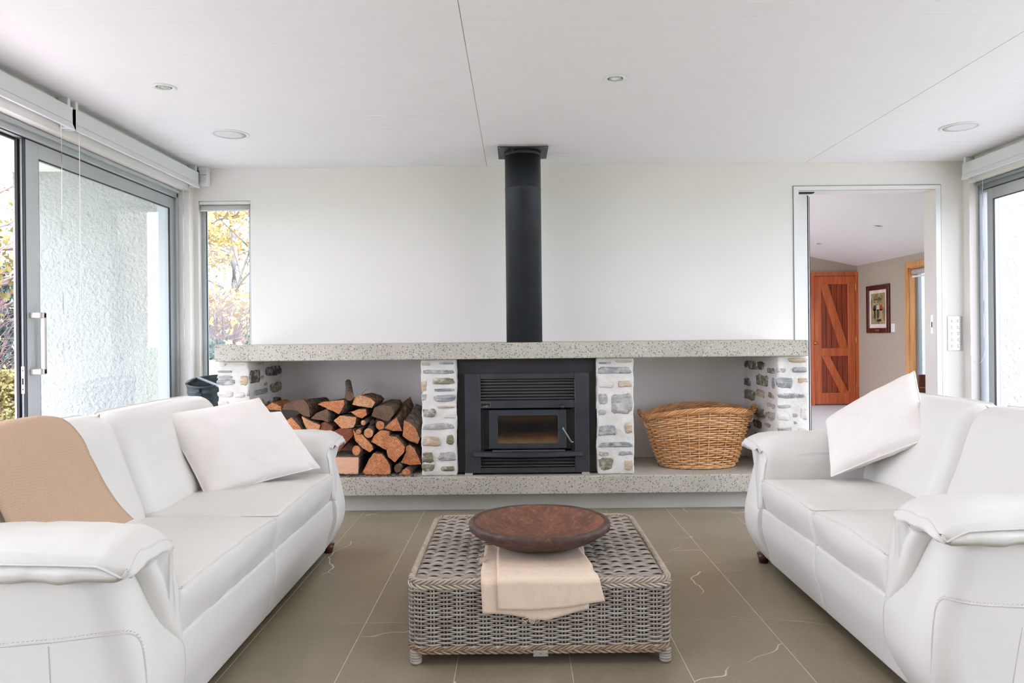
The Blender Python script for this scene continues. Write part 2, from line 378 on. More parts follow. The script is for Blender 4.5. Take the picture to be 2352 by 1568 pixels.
# hall
m_hall = plain('beige_wall_paint', (178, 167, 150), .9, nz=.03, scale=60); m_carpet = plain('cream_carpet', (206, 203, 202), 1, nz=.04, scale=200, bump=.4)
m = M('varnished_rimu', (172, 84, 42), .4); co = m.coord((14, 14, 1.2), True); n = m.noise(1.5, 5, .6, co); m.color(m.ramp(n, [(.25, (168, 78, 40)), (.5, (196, 100, 54)), (.75, (214, 122, 70))])); m_rimu = m.m
m = M('light_timber_frame', (206, 150, 92), .5); n = m.noise(1.5, 4, .6, m.coord((14, 14, 1.2), True)); m.color(m.ramp(n, [(.3, (190, 130, 70)), (.7, (222, 170, 112))])); m_timb = m.m
m_mahog = plain('dark_mahogany_frame', (74, 32, 24), .35, nz=.2, scale=20); m_mat = plain('cream_mount_board', (226, 214, 204), .9)
m = M('oil_painting', (130, 120, 80), .6); n = m.noise(9, 5, .6, None, 1.0); m.color(m.ramp(n, [(.25, (84, 82, 50)), (.45, (140, 128, 86)), (.6, (176, 160, 112)), (.75, (120, 132, 100))])); m_paint = m.m
m = M('varnished_rimu_planks', (150, 66, 34), .4); n = m.noise(1.5, 5, .6, m.coord((14, 14, 1.2), True)); m.color(m.ramp(n, [(.25, (118, 46, 24)), (.5, (146, 62, 32)), (.75, (168, 80, 42))])); m_rimu2 = m.m
m_brass = plain('brass', (196, 140, 70), .3, .8); m_brown = plain('brown_woven_leather', (108, 62, 40), .6, nz=.15, scale=90)
# outside
m = M('white_roughcast_stucco', (188, 188, 184), .95); m.color(m.ramp(m.noise(3, 3), [(.3, (184, 185, 181)), (.7, (192, 192, 188))])); m.bump(m.noise(34, 4, .6), 1.0, .03); m_stuc = m.m
m_lawn = plain('lawn_grass', (104, 120, 70), 1, nz=.2, scale=40, bump=.5); m_pave = plain('pale_paving', (222, 218, 212), .9, nz=.05)
m_soil = plain('leaf_litter', (96, 68, 52), 1, nz=.3, scale=30, bump=.6)
m_twig = plain('pale_twigs', (146, 128, 126), .9, nz=.2, scale=3); m_birch = plain('birch_bark', (158, 150, 142), .8, nz=.2, scale=8)
m_leafy = plain('yellow_leaves', (186, 160, 100), .8, nz=.15, scale=4); m_leafg = plain('green_leaves', (62, 90, 50), .8, nz=.3, scale=4)
m_leafb = plain('blue_green_needles', (82, 98, 102), .9, nz=.25, scale=4); m_leafo = plain('olive_leaves', (136, 128, 80), .9, nz=.25, scale=4)
m_hill = plain('hazy_hill', (116, 120, 136), 1, nz=.05, scale=.2); m_post = plain('weathered_post', (62, 62, 58), .95, nz=.3, scale=10)
# ================================================================ the room
XL, XR, YB, YF, ZC = -2.43, 3.39, 5.60, -6.0, 2.45
ZL = 2.27                                           # underside of the lintels
# floor
fl = sempty('floor', (0, 0, 0))
MB().box(XL - .25, XR + .25, YF - .2, 5.78, -.12, -.0007).build('screed', m_grout, fl)
TW, TD = .403, .609
tm = MB().box(-TW / 2 + .0013, TW / 2 - .0013, -TD / 2 + .0013, TD / 2 - .0013, -.010, 0, 0, .0004).mesh('tile', m_tile)
for i in range(-6, 9):
    for j in range(-5, 2):
        x = -.222 + TW * (i + .5); y = 4.232 + TD * (j + .5)
        if x < XL or x > XR: continue
        piece('tile', tm, fl, (x, y, 0))
q = MB()
for i in range(-6, 9):
    for j in range(-17, -5):
        x = -.222 + TW * (i + .5); y = 4.232 + TD * (j + .5)
        if x < XL or x > XR: continue
        q.box(x - TW / 2 + .001, x + TW / 2 - .001, y - TD / 2 + .001, y + TD / 2 - .001, -.01, 0)
o = q.build('far_tiles', m_tile, fl); o['kind'] = 'stuff'
# ceiling of narrow boards in three bays
ce = sempty('ceiling', (0, 0, ZC))
MB().box(XL - .25, XR + .25, YF - .2, 5.78, ZC + .0125, ZC + .12).build('backing', m_ceil, ce)
BW = .118
bays = [(XL - .05, -.2138), (-.2102, 2.1952), (2.1988, XR + .05)]
for a, b in bays:
    bm_ = MB().box(a, b, -BW / 2 + .0003, BW / 2 - .0003, 0, .012, 0, .0007).mesh('board', m_ceil, ((a + b) / 2, 0, 0))
    for k in range(42):
        y = YB - BW * (k + .5)
        piece('board', bm_, ce, ((a + b) / 2, y, ZC))
q = MB()
for a, b in bays:
    for k in range(42, 98):
        y = YB - BW * (k + .5); q.box(a, b, y - BW / 2 + .0006, y + BW / 2 - .0006, ZC, ZC + .012)
o = q.build('far_boards', m_ceil, ce); o['kind'] = 'stuff'
MB().box(-.2155, -.2085, YF, YB, ZC + .0012, ZC + .013).box(2.1935, 2.2005, YF, YB, ZC + .0012, ZC + .013).build('seam_strip', m_seam, ce)
# back wall with window and cavity-door openings
wx0, wx1, wz0, wz1 = -2.397, -2.003, .10, 2.206
dx0, dx1, dz1 = 2.144, 3.18, 2.241
YB2 = 5.76
q = MB()
q.box(XL - .2, wx0, YB, YB2, 0, ZC).box(wx0, wx1, YB, YB2, wz1, ZC).box(wx0, wx1, YB, YB2, 0, wz0)
q.box(wx1, dx0, YB, YB2, 0, ZC).box(dx0, dx1, YB, YB2, dz1, ZC).box(dx1, XR + .25, YB, YB2, 0, ZC)
struct(q.build('wall_back', m_wall))
# left and right walls: lintel over long glazing plus a nib next to the back wall
q = MB(); q.box(XL, XL - .22, YF, YB, ZL, ZC + .1).box(XL, XL - .22, 5.52, YB, 0, ZL).box(XL, XL - .22, YF - .2, -1.6, 0, ZL)
struct(q.build('wall_left', m_wall))
q = MB(); q.box(XR, XR + .22, YF, YB, ZL, ZC + .1).box(XR, XR + .22, 5.52, YB, 0, ZL).box(XR, XR + .22, YF - .2, -1.3, 0, ZL)
struct(q.build('wall_right', m_wall))
q = MB(); q.box(XL - .2, XR + .2, YF, YF - .2, 0, ZC + .1)
struct(q.build('wall_front', m_wall))

# sliding doors
def slider(num, sg, X, lab):
    """sg -1: left wall, +1: right wall; X is the inside face of the sliding panels"""
    o = lambda a: X + sg * a                        # a metres outwards
    YG = -1.6 if sg < 0 else -1.3
    d = sempty('door_%d' % num, (o(.03), 4.6, 0))
    q = MB()                                        # fixed frame: head, bead, jambs, sill
    q.box(o(-.02), o(.10), YG, 5.515, 2.212, ZL - .001, 0, .003).box(o(-.045), o(-.005), YG, 5.515, 2.244, ZL - .001, 0, .008)
    q.box(o(-.02), o(.13), 5.49 if sg < 0 else 5.505, 5.52, 0, ZL - .02, 0, .003).box(o(-.01), o(.12), YG, 5.515, 0.0, .035, 0, .003)
    q.build('frame', m_alu if sg < 0 else m_alud, d)
    MB().box(o(.048), o(.062), YG, 5.5, 2.20, 2.213).box(o(.004), o(-.001), YG, 5.5, 2.2075, 2.2118).build('track_seal', m_rub, d)
    def panel(y0, y1, op, handle):
        P = X + sg * op; pp = lambda a: P + sg * a
        q = MB(); q.box(pp(0), pp(.042), y0, y0 + .108, .035, 2.207, 0, .002).box(pp(0), pp(.042), y1 - .062, y1, .035, 2.207, 0, .002)
        q.box(pp(0.0006), pp(.0414), y0 + .108, y1 - .062, 2.127, 2.207, 0, .001).box(pp(.0006), pp(.0414), y0 + .108, y1 - .062, .035, .14, 0, .001)
        s = q.build('sash', m_alu, d)
        g = MB().box(pp(.016), pp(.022), y0 + .104, y1 - .058, .136, 2.131).build('pane', m_glass, d)
        q = MB()
        for a, b, c, e in ((y0 + .108, y0 + .112, .14, 2.127), (y1 - .066, y1 - .062, .14, 2.127), (y0 + .108, y1 - .062, 2.122, 2.127), (y0 + .108, y1 - .062, .14, .145)):
            q.box(pp(.002), pp(.015), a, b, c, e)
        q.build('gasket', m_rub, d)
        return s
    if sg < 0:
        P = panel(3.827, 5.49, .0, True)
        # closing edge: black seals, channel, lock plate
        MB().box(o(-.001), o(.008), 3.820, 3.827, .036, 2.206).box(o(.008), o(.034), 3.8255, 3.827, .036, 2.206).box(o(.034), o(.048), 3.814, 3.827, .036, 2.206).build('edge_seal', m_rub, d)
        MB().box(o(.016), o(.026), 3.8235, 3.827, .036, 2.206).build('edge_channel', m_alud, d)
        q = MB().box(o(.011), o(.029), 3.821, 3.8235, .888, 1.03, 0, .001); lk = q.build('lock_plate', m_ss, d)
        MB().box(o(.016), o(.024), 3.8195, 3.822, .935, .968).box(o(.018), o(.022), 3.8195, 3.822, 1.003, 1.011).box(o(.018), o(.022), 3.8195, 3.822, .907, .915).build('bolt_hole', m_rub, lk)
        q = MB()
        for z0, z1 in ((1.279, 1.309), (.985, 1.015)): q.box(X, X + .055, 3.846, 3.872, z0, z1, 0, .003)
        for z0, z1 in ((1.279, 1.309), (.985, 1.015)): q.box(X + .037, X + .055, 3.872, 3.90, z0, z1, 0, .003)
        q.box(X + .037, X + .055, 3.880, 3.905, .986, 1.308, 0, .003); q.build('handle', m_ss, d)
        panel(.15, 1.85, .055, False); panel(-1.6, .20, .0, False)
    else:
        panel(3.75, 5.445, .0, False)
        panel(2.05, 3.80, .055, False); panel(.35, 2.1, .0, False); panel(-1.3, .40, .055, False)
    return d
slider(1, -1, -2.53, 'left'); slider(2, 1, 3.472, 'right')

# window in the back wall
wd = sempty('window_1', (-2.2, 5.68, 0))
q = MB()
for a in ((wx0, wx0 + .032, wz0, wz1), (wx1 - .032, wx1, wz0, wz1)): q.box(a[0], a[1], 5.655, 5.70, a[2], a[3], 0, .002)
q.box(wx0, wx1, 5.655, 5.70, wz0, wz0 + .03).box(wx0, wx1, 5.655, 5.70, wz1 - .03, wz1).build('frame', m_alu, wd)
MB().box(wx0 + .032, wx0 + .037, 5.665, 5.675, wz0 + .03, wz1 - .03).box(wx1 - .037, wx1 - .032, 5.665, 5.675, wz0 + .03, wz1 - .03).build('gasket', m_rub, wd)
MB().box(wx0 + .03, wx1 - .03, 5.676, 5.682, wz0 + .03, wz1 - .03).build('pane', m_glass, wd)
# casing of the cavity door, and the leaf that shows in the left of the opening
tr = sempty('trim_1', (2.66, 5.6, 0))
q = MB()
q.box(2.106, dx0, 5.592, 5.61, 0, dz1 + .030).box(dx1, 3.216, 5.592, 5.61, 0, dz1 + .030).box(dx0, dx1, 5.592, 5.61, dz1, dz1 + .030).build('casing', m_white, tr)
MB().box(2.101, 2.106, 5.5955, 5.605, 0, dz1 + .035).box(3.216, 3.221, 5.5955, 5.605, 0, dz1 + .035).box(2.101, 3.221, 5.5955, 5.605, dz1 + .030, dz1 + .035).build('shadow_gap', m_alud, tr)
dr = sempty('door_3', (2.2, 5.68, 0))
MB().box(1.5, 2.236, 5.665, 5.70, .01, 2.222, 0, .002).build('leaf', m_white, dr)
MB().box(2.237, 2.243, 5.664, 5.70, .01, 2.215).box(2.249, 2.256, 5.672, 5.695, .01, 2.205).build('edge_seal', m_rub, dr)
MB().box(2.243, 2.249, 5.667, 5.698, .01, 2.212).build('edge_strip', m_plastic, dr)
MB().box(2.16, 2.29, 5.66, 5.71, 2.2335, 2.2395).build('track', m_rub, dr)
s_ = MB().box(3.178, 3.1802, 5.645, 5.675, 1.146, 1.290, 0, .001).build('strike_plate', m_ss, tr)
MB().box(3.1772, 3.1785, 5.653, 5.667, 1.196, 1.238).build('bolt_hole', m_rub, s_)

# roller blinds
def blind(sg, X, ys, label, group):
    o = lambda a: X + sg * a
    for (y0, y1, lab) in ys:
        t = thing('roller_blind', lab, 'blind', (o(.04), (y0 + y1) / 2, 2.28), group)
        prof = [(.0, 2.405), (.0, 2.320), (-.012, 2.287), (.0, 2.285), (.012, 2.318), (.066, 2.318), (.066, 2.405)]
        V = [(o(a), y, z) for y in (y0, y1) for a, z in prof]; n = len(prof)
        Fc = [(i, (i + 1) % n, n + (i + 1) % n, n + i) for i in range(n)] + [tuple(range(n)), tuple(range(n, 2 * n))]
        MB().add(V, Fc).build('cassette', m_blind, t)
        MB().box(o(-.002), o(.0), y0, y1, 2.3225, 2.3245).build('fabric_edge', m_blindg, t)
        for y in (y0 + .02, y1 - .02): MB().box(o(.005), o(.06), y - .012, y + .012, 2.403, ZC + .002, 0, .003).build('bracket', m_plastic, t)
        for y in (y0 + .004, y1 - .004): MB().box(o(-.002), o(.066), y - .004, y + .004, 2.29, 2.406, 0, .002).build('end_cap', m_plastic, t)
        yc = y1 - .035 if sg < 0 and y1 < 4 else y1 - .05
        if sg < 0 and y1 < 4: yl, yr, zb = 3.845, 4.005, .98
        elif sg < 0: yl, yr, zb = 5.33, 5.45, .95
        else: yl, yr, zb = 5.30, 5.46, .93
        xb = o(.03) if not (sg < 0 and y1 < 4) else o(-.006)
        P = [(xb, yl, 2.32)] + [(xb, yl + .002 * math.sin(k), 2.3 - (2.3 - zb - .08) * k / 10) for k in range(11)]
        for k in range(1, 12):
            a = math.pi * k / 12; P.append((xb, (yl + yr) / 2 - (yr - yl) / 2 * math.cos(a), zb + .08 - .08 * math.sin(a)))
        P += [(xb, yr, zb + .08 + (2.3 - zb - .08) * k / 10) for k in range(11)] + [(xb, yr, 2.32)]
        q = MB(); q.tube(P, .0016, 5)
        q.build('bead_chain', m_cord, t)
    return
blind(-1, -2.36, [(1.70, 3.955, 'white roller blind over the open left sliding door, nearer the camera'), (3.985, 5.52, 'white roller blind over the left sliding glass panel, ending at the back corner')], '', 'blinds over the left sliding doors')
blind(1, 3.32, [(3.2, 5.49, 'white roller blind over the right sliding door beside the back wall')], '', None)
# small blind in the back window
t = thing('roller_blind', 'short grey roller blind at the top of the narrow back window', 'blind', (-2.2, 5.63, 2.11))
MB().box(wx0 + .004, wx1 - .004, 5.607, 5.65, 2.180, 2.204, 0, .003).build('cassette', m_plastic, t)
MB().tube([(wx0 + .012, 5.632, 2.155), (wx1 - .012, 5.632, 2.155)], .0235, 16).build('fabric_roll', m_blindg, t)
MB().box(wx0 + .012, wx1 - .012, 5.609, 5.616, 2.129, 2.142, 0, .002).build('bottom_rail', m_plastic, t)
# corner motion sensor
t = thing('motion_sensor', 'small white motion sensor in the top left corner of the back wall', 'sensor', (-2.335, 5.57, 2.32))
MB().rbox((-2.335, 5.571, 2.368), (.034, .026, .058), .008, (6, 6, 6)).build('housing', m_plastic, t)
MB().rbox((-2.333, 5.548, 2.360), (.024, .006, .026), .004, (6, 4, 6)).build('lens', m_blind, t)
MB().box(-2.358, -2.310, 5.5435, 5.5455, 2.390, 2.392).build('shadow_slot', m_rub, t)
MB().box(-2.372, -2.298, 5.54, 5.60, 2.424, 2.452, 0, .004).build('bracket', m_plastic, t)
# switch plate
z0, z1, x0, x1 = 1.02, 1.279, 3.262, 3.374
t = thing('switch_plate', 'polished steel plate of ten light switches right of the doorway', 'switch', ((x0 + x1) / 2, 5.6, z0))
MB().box(x0, x1, 5.594, 5.6, z0, z1, 0, .001).build('plate', m_mirror, t)
bm_ = MB().box(-.009, .009, -.004, 0, -.010, .010, 0, .003).mesh('button', m_plastic); bs_ = MB().box(-.0102, .0102, -.0004, .001, -.0112, .0112).mesh('button_gap', m_alud)
for r in range(5):
    for c in range(2): piece('button', bm_, t, (x0 + .034 + .046 * c, 5.594, z1 - .037 - .047 * r)); piece('button_gap', bs_, t, (x0 + .034 + .046 * c, 5.594, z1 - .037 - .047 * r))
scm = MB().box(-.0015, .0015, -.0008, 0, -.0015, .0015).mesh('screw', m_rub)
for r in (0, 2, 4):
    for c in (0, 1): piece('screw', scm, t, (x0 + .0155 + .084 * c, 5.594, z1 - .0245 - .047 * r))
# ceiling fittings
def disc_lab(px, py): 
    p = T(px, py, 1.0); k = (ZC - H0) / (p.z - H0); return (p.x * k, k, ZC)
for px, py, lab in ((377, 200, 'round recessed downlight in the ceiling, the left one'), (1413, 180, 'round recessed downlight in the ceiling right of the flue')):
    c = disc_lab(px, py); t = thing('downlight', lab, 'light', c, 'ceiling downlights of the living room')
    MB().lathe([(.058, 0), (.058, -.004), (.054, -.006), (.042, -.005), (.038, .0)], 32, c).build('trim_ring', m_white, t)
    MB().lathe([(.033, -.0005), (.032, -.004), (.024, -.004), (.021, .0)], 28, c).build('gimbal', m_alu, t)
    lm = M('downlight_lens', (250, 247, 220), .4); lm.b.inputs['Emission Color'].default_value = (1, .97, .85, 1); lm.b.inputs['Emission Strength'].default_value = .35
    MB().lathe([(.022, -.002), (0, -.002)], 24, c).build('lamp', lm.m, t)
for px, py, lab in ((528, 308, 'round ceiling speaker with white mesh grille, on the left'), (2205, 291, 'round ceiling speaker with white mesh grille, on the right above the door')):
    c = disc_lab(px, py); t = thing('ceiling_speaker', lab, 'speaker', c, 'round speakers in the ceiling')
    MB().lathe([(.118, 0), (.118, -.003), (.114, -.006), (.100, -.006), (.097, -.003)], 48, c).build('bezel', m_white, t)
    MB().lathe([(.0985, -.0035), (.06, -.0045), (0, -.0045)], 48, c).build('grille', m_blind, t)

# the ceiling lamps themselves: the two in view, plus unseen ones added on their grid as fill
def lamp(x, y, p=LAMP_W):
    l = bpy.data.lights.new('downlight_fill_lamp', 'AREA'); l.shape = 'DISK'; l.size = .07; l.energy = p; l.color = (1, .96, .92); l.spread = math.radians(150)
    o = bpy.data.objects.new('downlight_fill_lamp', l); o.location = (x, y, ZC - .012); COL.objects.link(o)
for lx in (disc_lab(377, 200)[0], disc_lab(1413, 180)[0], 2.78):
    for ly in (disc_lab(1413, 180)[1], 1.45, -1.5): lamp(lx, ly)
# ================================================================ the hall beyond the doorway
HY, HX = 11.95, 5.50
zc = lambda x: 2.24 + .208 * (HX - x)
struct(MB().box(1.0, HX, 5.76, HY, -.04, 0).build('floor_hall', m_carpet))
q = MB(); q.add([(1.0, 5.5, zc(1.0)), (HX, 5.5, zc(HX)), (HX, HY, zc(HX)), (1.0, HY, zc(1.0)), (1.0, 5.5, zc(1.0) + .1), (HX, 5.5, zc(HX) + .1), (HX, HY, zc(HX) + .1), (1.0, HY, zc(1.0) + .1)],
      [(0, 1, 2, 3), (4, 5, 6, 7), (0, 1, 5, 4), (1, 2, 6, 5), (2, 3, 7, 6), (3, 0, 4, 7)]); struct(q.build('ceiling_hall', m_ceil))
struct(MB().box(1.0, HX + .15, HY, HY + .15, 0, 3.4).build('wall_hall_far', m_hall))
struct(MB().box(.85, 1.0, 5.76, HY, 0, .2).box(.85, 1.0, 5.76, HY, 2.6, 3.4).box(.85, 1.0, 11.5, HY, .2, 2.6).box(.85, 1.0, 5.76, 7.2, .2, 2.6).build('wall_hall_left', m_hall))  # unseen wall; its wide opening is added to let more daylight into the hall
struct(MB().box(XR + .2, HX + .15, 5.60, 5.76, 0, 3.0).box(1.0, XR + .2, 5.76, 5.78, 2.25, 3.4).build('wall_hall_front', m_stuc))
hy0, hy1, hz1 = 7.2, 10.35, 2.06
q = MB(); q.box(HX, HX + .15, 5.76, hy0, 0, 2.5).box(HX, HX + .15, hy1, HY + .15, 0, 2.5).box(HX, HX + .15, hy0, hy1, hz1, 2.5).box(HX, HX + .15, hy0, hy1, 0, .12)
struct(q.build('wall_hall_right', m_hall))
wd = sempty('window_2', (HX, 8.8, 0))
MB().box(HX - .02, HX + .0, hy1, hy1 + .075, .0, hz1 + .075).box(HX - .02, HX, hy0 - .075, hy0, 0, hz1 + .075).box(HX - .02, HX, hy0, hy1, hz1, hz1 + .075).build('architrave', m_timb, wd)
MB().box(HX, HX + .11, hy1 - .016, hy1 - .001, .12, hz1).box(HX, HX + .11, hy0, hy1, hz1 - .015, hz1).build('jamb_lining', m_timb, wd)
MB().box(HX + .09, HX + .14, hy1 - .06, hy1 - .016, .12, hz1 - .015).box(HX + .09, HX + .14, hy0, hy0 + .045, .12, hz1 - .015).box(HX + .09, HX + .14, hy0, hy1, .12, .16).build('sash', m_alud, wd)
MB().box(HX + .11, HX + .115, hy0, hy1 - .05, .16, hz1 - .015).build('pane', m_glass, wd)
t = thing('roller_blind', 'grey roller blind at the top of the timber-framed hall window', 'blind', (HX + .04, 9.0, 1.95))
MB().tube([(HX + .04, hy0 + .05, hz1 - .06), (HX + .04, hy1 - .05, hz1 - .06)], .038, 14).build('fabric_roll', m_blindg, t)
MB().box(HX + .015, HX + .03, hy0 + .05, hy1 - .05, hz1 - .14, hz1 - .115, 0, .003).build('bottom_rail', m_plastic, t)
m_deep2 = plain('dark_door_joint', (60, 26, 16), .8)
# timber ledged and braced door
d = sempty('door_4', (4.85, HY, 0))
C5 = (1780, 380, 2.703)
X = lambda px: T(px, 780, HY - .03).x
zt = 2.075; xa, xb = X(1869.5), X(1963.5); y0, y1 = HY - .045, HY - .005
MB().box(xa - .065, xa - .004, HY - .06, HY, 0, zt + .065).box(xb + .004, xb + .05, HY - .06, HY, 0, zt + .065).box(xa - .004, xb + .004, HY - .06, HY, zt + .005, zt + .065).build('door_frame', m_rimu, d)
MB().box(xa, xb, HY - .012, HY - .008, .02, zt).build('door_core', m_deep2, d); nb = 5; si, so = xa + .115, xb - .115
bw = (so - si) / nb
pm = MB().box(-bw / 2 + .004, bw / 2 - .004, -.01, .01, .12, zt - .12, 0, .002).mesh('plank', m_rimu2)
for k in range(nb): piece('plank', pm, d, (si + bw * (k + .5), HY - .022, 0))
for a, b, c, e in ((xa, si + .001, .02, zt), (so, xb, .02, zt)): MB().box(a, b, y0 - .005, y1, c, e, 0, .003).build('stile', m_rimu, d)
for c, e in ((.02, .20), (.79, .92), (zt - .13, zt)): MB().box(si, so, y0 - .005, y1, c, e, 0, .003).build('rail', m_rimu, d)
def brace(xt, zt_, xb_, zb_, wdt):
    V = [(xt, y0 - .003, zt_), (xt + wdt, y0 - .003, zt_), (xb_, y0 - .003, zb_), (xb_ - wdt, y0 - .003, zb_)]
    V += [(a, HY - .032, c) for a, b, c in V]
    MB().add(V, [(0, 1, 2, 3), (4, 5, 6, 7), (0, 1, 5, 4), (1, 2, 6, 5), (2, 3, 7, 6), (3, 0, 4, 7)]).build('brace', m_rimu, d)
brace(si - .02, zt - .13, so, .92, .13); brace(si, .79, so, .20, .13)
k_ = T(1872.5, 788, HY - .06)
MB().lathe([(0, .055), (.018, .05), (.028, .035), (.024, .02), (.010, .012), (.010, 0), (.026, 0)], 16, (0, 0, 0)).build('knob', m_brass, d).matrix_local = Matrix.Translation(Vector((k_.x, HY - .05, k_.z)) - ORG[d.name]) @ Matrix.Rotation(math.pi / 2, 4, 'X') @ Matrix.Translation(ORG[d.name])
for z in (.25, 1.0, 1.85): MB().box(xb + .001, xb + .013, HY - .068, HY - .05, z, z + .10, 0, .003).build('hinge', m_brass, d)
# framed painting
def wallpt(px, py): return TX(px, py, HX - .01)
a = wallpt(1992, 710); b = wallpt(2044, 710); zT = (wallpt(1992, 657.5).z + wallpt(2042, 651).z) / 2; zB = (wallpt(1995.5, 765).z + wallpt(2044.5, 763.6).z) / 2
ya, yb = b.y, a.y
t = thing('framed_painting', 'framed painting of three standing figures hanging on the beige hall wall', 'picture', (HX, (ya + yb) / 2, zB))
def fr(y0, y1, z0, z1, wd_, x0, x1, m_, nm):
    q = MB(); q.box(x0, x1, y0, y0 + wd_, z0, z1, 0, .004).box(x0, x1, y1 - wd_, y1, z0, z1, 0, .004).box(x0, x1, y0 + wd_, y1 - wd_, z0, z0 + wd_, 0, .004).box(x0, x1, y0 + wd_, y1 - wd_, z1 - wd_, z1, 0, .004); return q.build(nm, m_, t)
fr(ya, yb, zB, zT, .075, HX - .03, HX, m_mahog, 'frame')
MB().box(HX - .012, HX - .004, ya + .07, yb - .07, zB + .07, zT - .07).build('mount', m_mat, t)
py0, py1, pz0, pz1 = ya + .135, yb - .135, zB + .135, zT - .125
can = MB().box(HX - .015, HX - .012, py0, py1, pz0, pz1).build('canvas', m_paint, t)
q = MB(); W_, Hh = py1 - py0, pz1 - pz0
def fp(u, v): return (HX - .0165, py1 - u * W_, pz0 + v * Hh)
def poly(P, mi): q.add([fp(*p) for p in P], [tuple(range(len(P)))], mi)
for cx_, jc, lc, top in ((.27, 0, 1, .70), (.50, 2, 0, .72), (.72, 3, 4, .71)):
    poly([(cx_ - .07, .48), (cx_ + .07, .48), (cx_ + .06, .20), (cx_ + .01, .18), (cx_ - .05, .20)], lc)
    poly([(cx_ - .12, .46), (cx_ - .10, .56), (cx_ - .05, .62), (cx_ + .06, .62), (cx_ + .11, .55), (cx_ + .12, .45), (cx_, .43)], jc)
    poly([(cx_ - .035, .64), (cx_ + .035, .64), (cx_ + .03, .695), (cx_, .71), (cx_ - .03, .695)], 4)
    poly([(cx_ - .04, .69), (cx_ + .04, .69), (cx_ + .02, .725), (cx_ - .02, .725)], 0)
poly([(.15, .78), (.30, .84), (.45, .82), (.62, .88), (.80, .80), (.70, .74), (.4, .77)], 5); poly([(.38, .10), (.55, .07), (.75, .10), (.70, .16), (.5, .15)], 0)
q.build('painted_figures', [plain('dark_paint', (44, 44, 46)), plain('plum_paint', (74, 48, 50)), plain('cream_paint', (198, 186, 160)), plain('russet_paint', (150, 74, 44)), plain('ochre_paint', (186, 160, 112)), plain('olive_paint', (92, 84, 52))], can)
MB().box(HX - .033, HX - .030, (ya + yb) / 2 - .06, (ya + yb) / 2 + .06, zB + .025, zB + .055).build('name_plate', m_brass, t)
a = wallpt(2047, 753); b = wallpt(2055, 753); zT = wallpt(2050, 743).z; zB = wallpt(2050, 762).z
t = thing('light_switch', 'white light switch on the beige hall wall right of the painting', 'switch', (HX, (a.y + b.y) / 2, zB))
MB().box(HX - .012, HX, b.y, a.y, zB, zT, 0, .003).build('plate', m_plastic, t)
for k in range(2): MB().box(HX - .018, HX - .011, (a.y + b.y) / 2 - .02, (a.y + b.y) / 2 + .02, zB + (zT - zB) * (.28 + .34 * k), zB + (zT - zB) * (.42 + .34 * k), 0, .003).build('rocker', m_white, t)
# hall downlights on the sloping ceiling
for px, py, lab in ((2017, 518, 'small recessed downlight in the sloping hall ceiling, nearer the doorway'), (1881, 559, 'small recessed downlight in the sloping hall ceiling above the timber door')):
    p = T(px, py, 1.0); dxp, dzp = p.x, p.z - H0                      # ray: (s*dxp, s, H0+s*dzp) meets z = 2.24+.208*(HX-x)
    s = (2.24 + .208 * HX - H0) / (dzp + .208 * dxp)
    c = (s * dxp, s, H0 + s * dzp); t = thing('downlight', lab, 'light', c, 'downlights of the hall')
    r = MB().lathe([(.055, 0), (.055, -.006), (.036, -.007), (.034, 0)], 24).mesh('trim_ring', m_white); lp = MB().lathe([(.034, -.003), (0, -.003)], 20).mesh('lamp', m_plastic)
    for nm, me in (('trim_ring', r), ('lamp', lp)):
        o = piece(nm, me, t, c); o.rotation_euler = (0, math.atan(.208), 0)
# chair seen past the cushion
c = T(2108, 860, 7.2)
t = thing('dining_chair', 'brown woven chair in the hall, its back just showing in the doorway', 'chair', (c.x + .23, 7.3, 0))
q = MB(); q.rbox((c.x + .23, 7.2, c.z - .16), (.23, .018, .16), .017, (8, 6, 8)); q.build('backrest', m_brown, t)
MB().tube([(c.x + .01, 7.18, c.z - .125), (c.x + .45, 7.18, c.z - .125)], .006, 6).build('piping', plain('tan_piping', (170, 120, 90), .6), t)
MB().rbox((c.x + .23, 7.42, .43), (.23, .22, .03), .02, (8, 8, 6)).build('seat', m_brown, t)
for sx in (.03, .43):
    MB().tube([(c.x + sx, 7.2, 0), (c.x + sx, 7.2, c.z - .2)], .018, 8).build('leg', m_mahog, t)
    MB().tube([(c.x + sx, 7.61, 0), (c.x + sx, 7.61, .42)], .018, 8).build('leg', m_mahog, t)
# ================================================================ hearth
YM, YS, YP = 4.84, 4.86, 4.91                       # faces of mantel, hearth slab, pillars
ZS = .239                                           # hearth top
t = tag(MB().box(-1.975, 1.91, YM, YB - .001, 1.013, 1.118, 0, .004).build('concrete_mantel', m_conc), 'long speckled concrete mantel slab resting on the four stone pillars', 'mantel')
t = thing('concrete_hearth', 'long speckled concrete hearth bench running under the stove and log niche', 'hearth', (0, 5.2, 0))
MB().box(-2.02, 1.96, YS, YB - .001, .122, ZS, 0, .004).build('slab', m_conc, t)
MB().box(-1.99, 1.93, 4.975, YB - .001, 0, .1225).build('plinth', m_conc2, t)

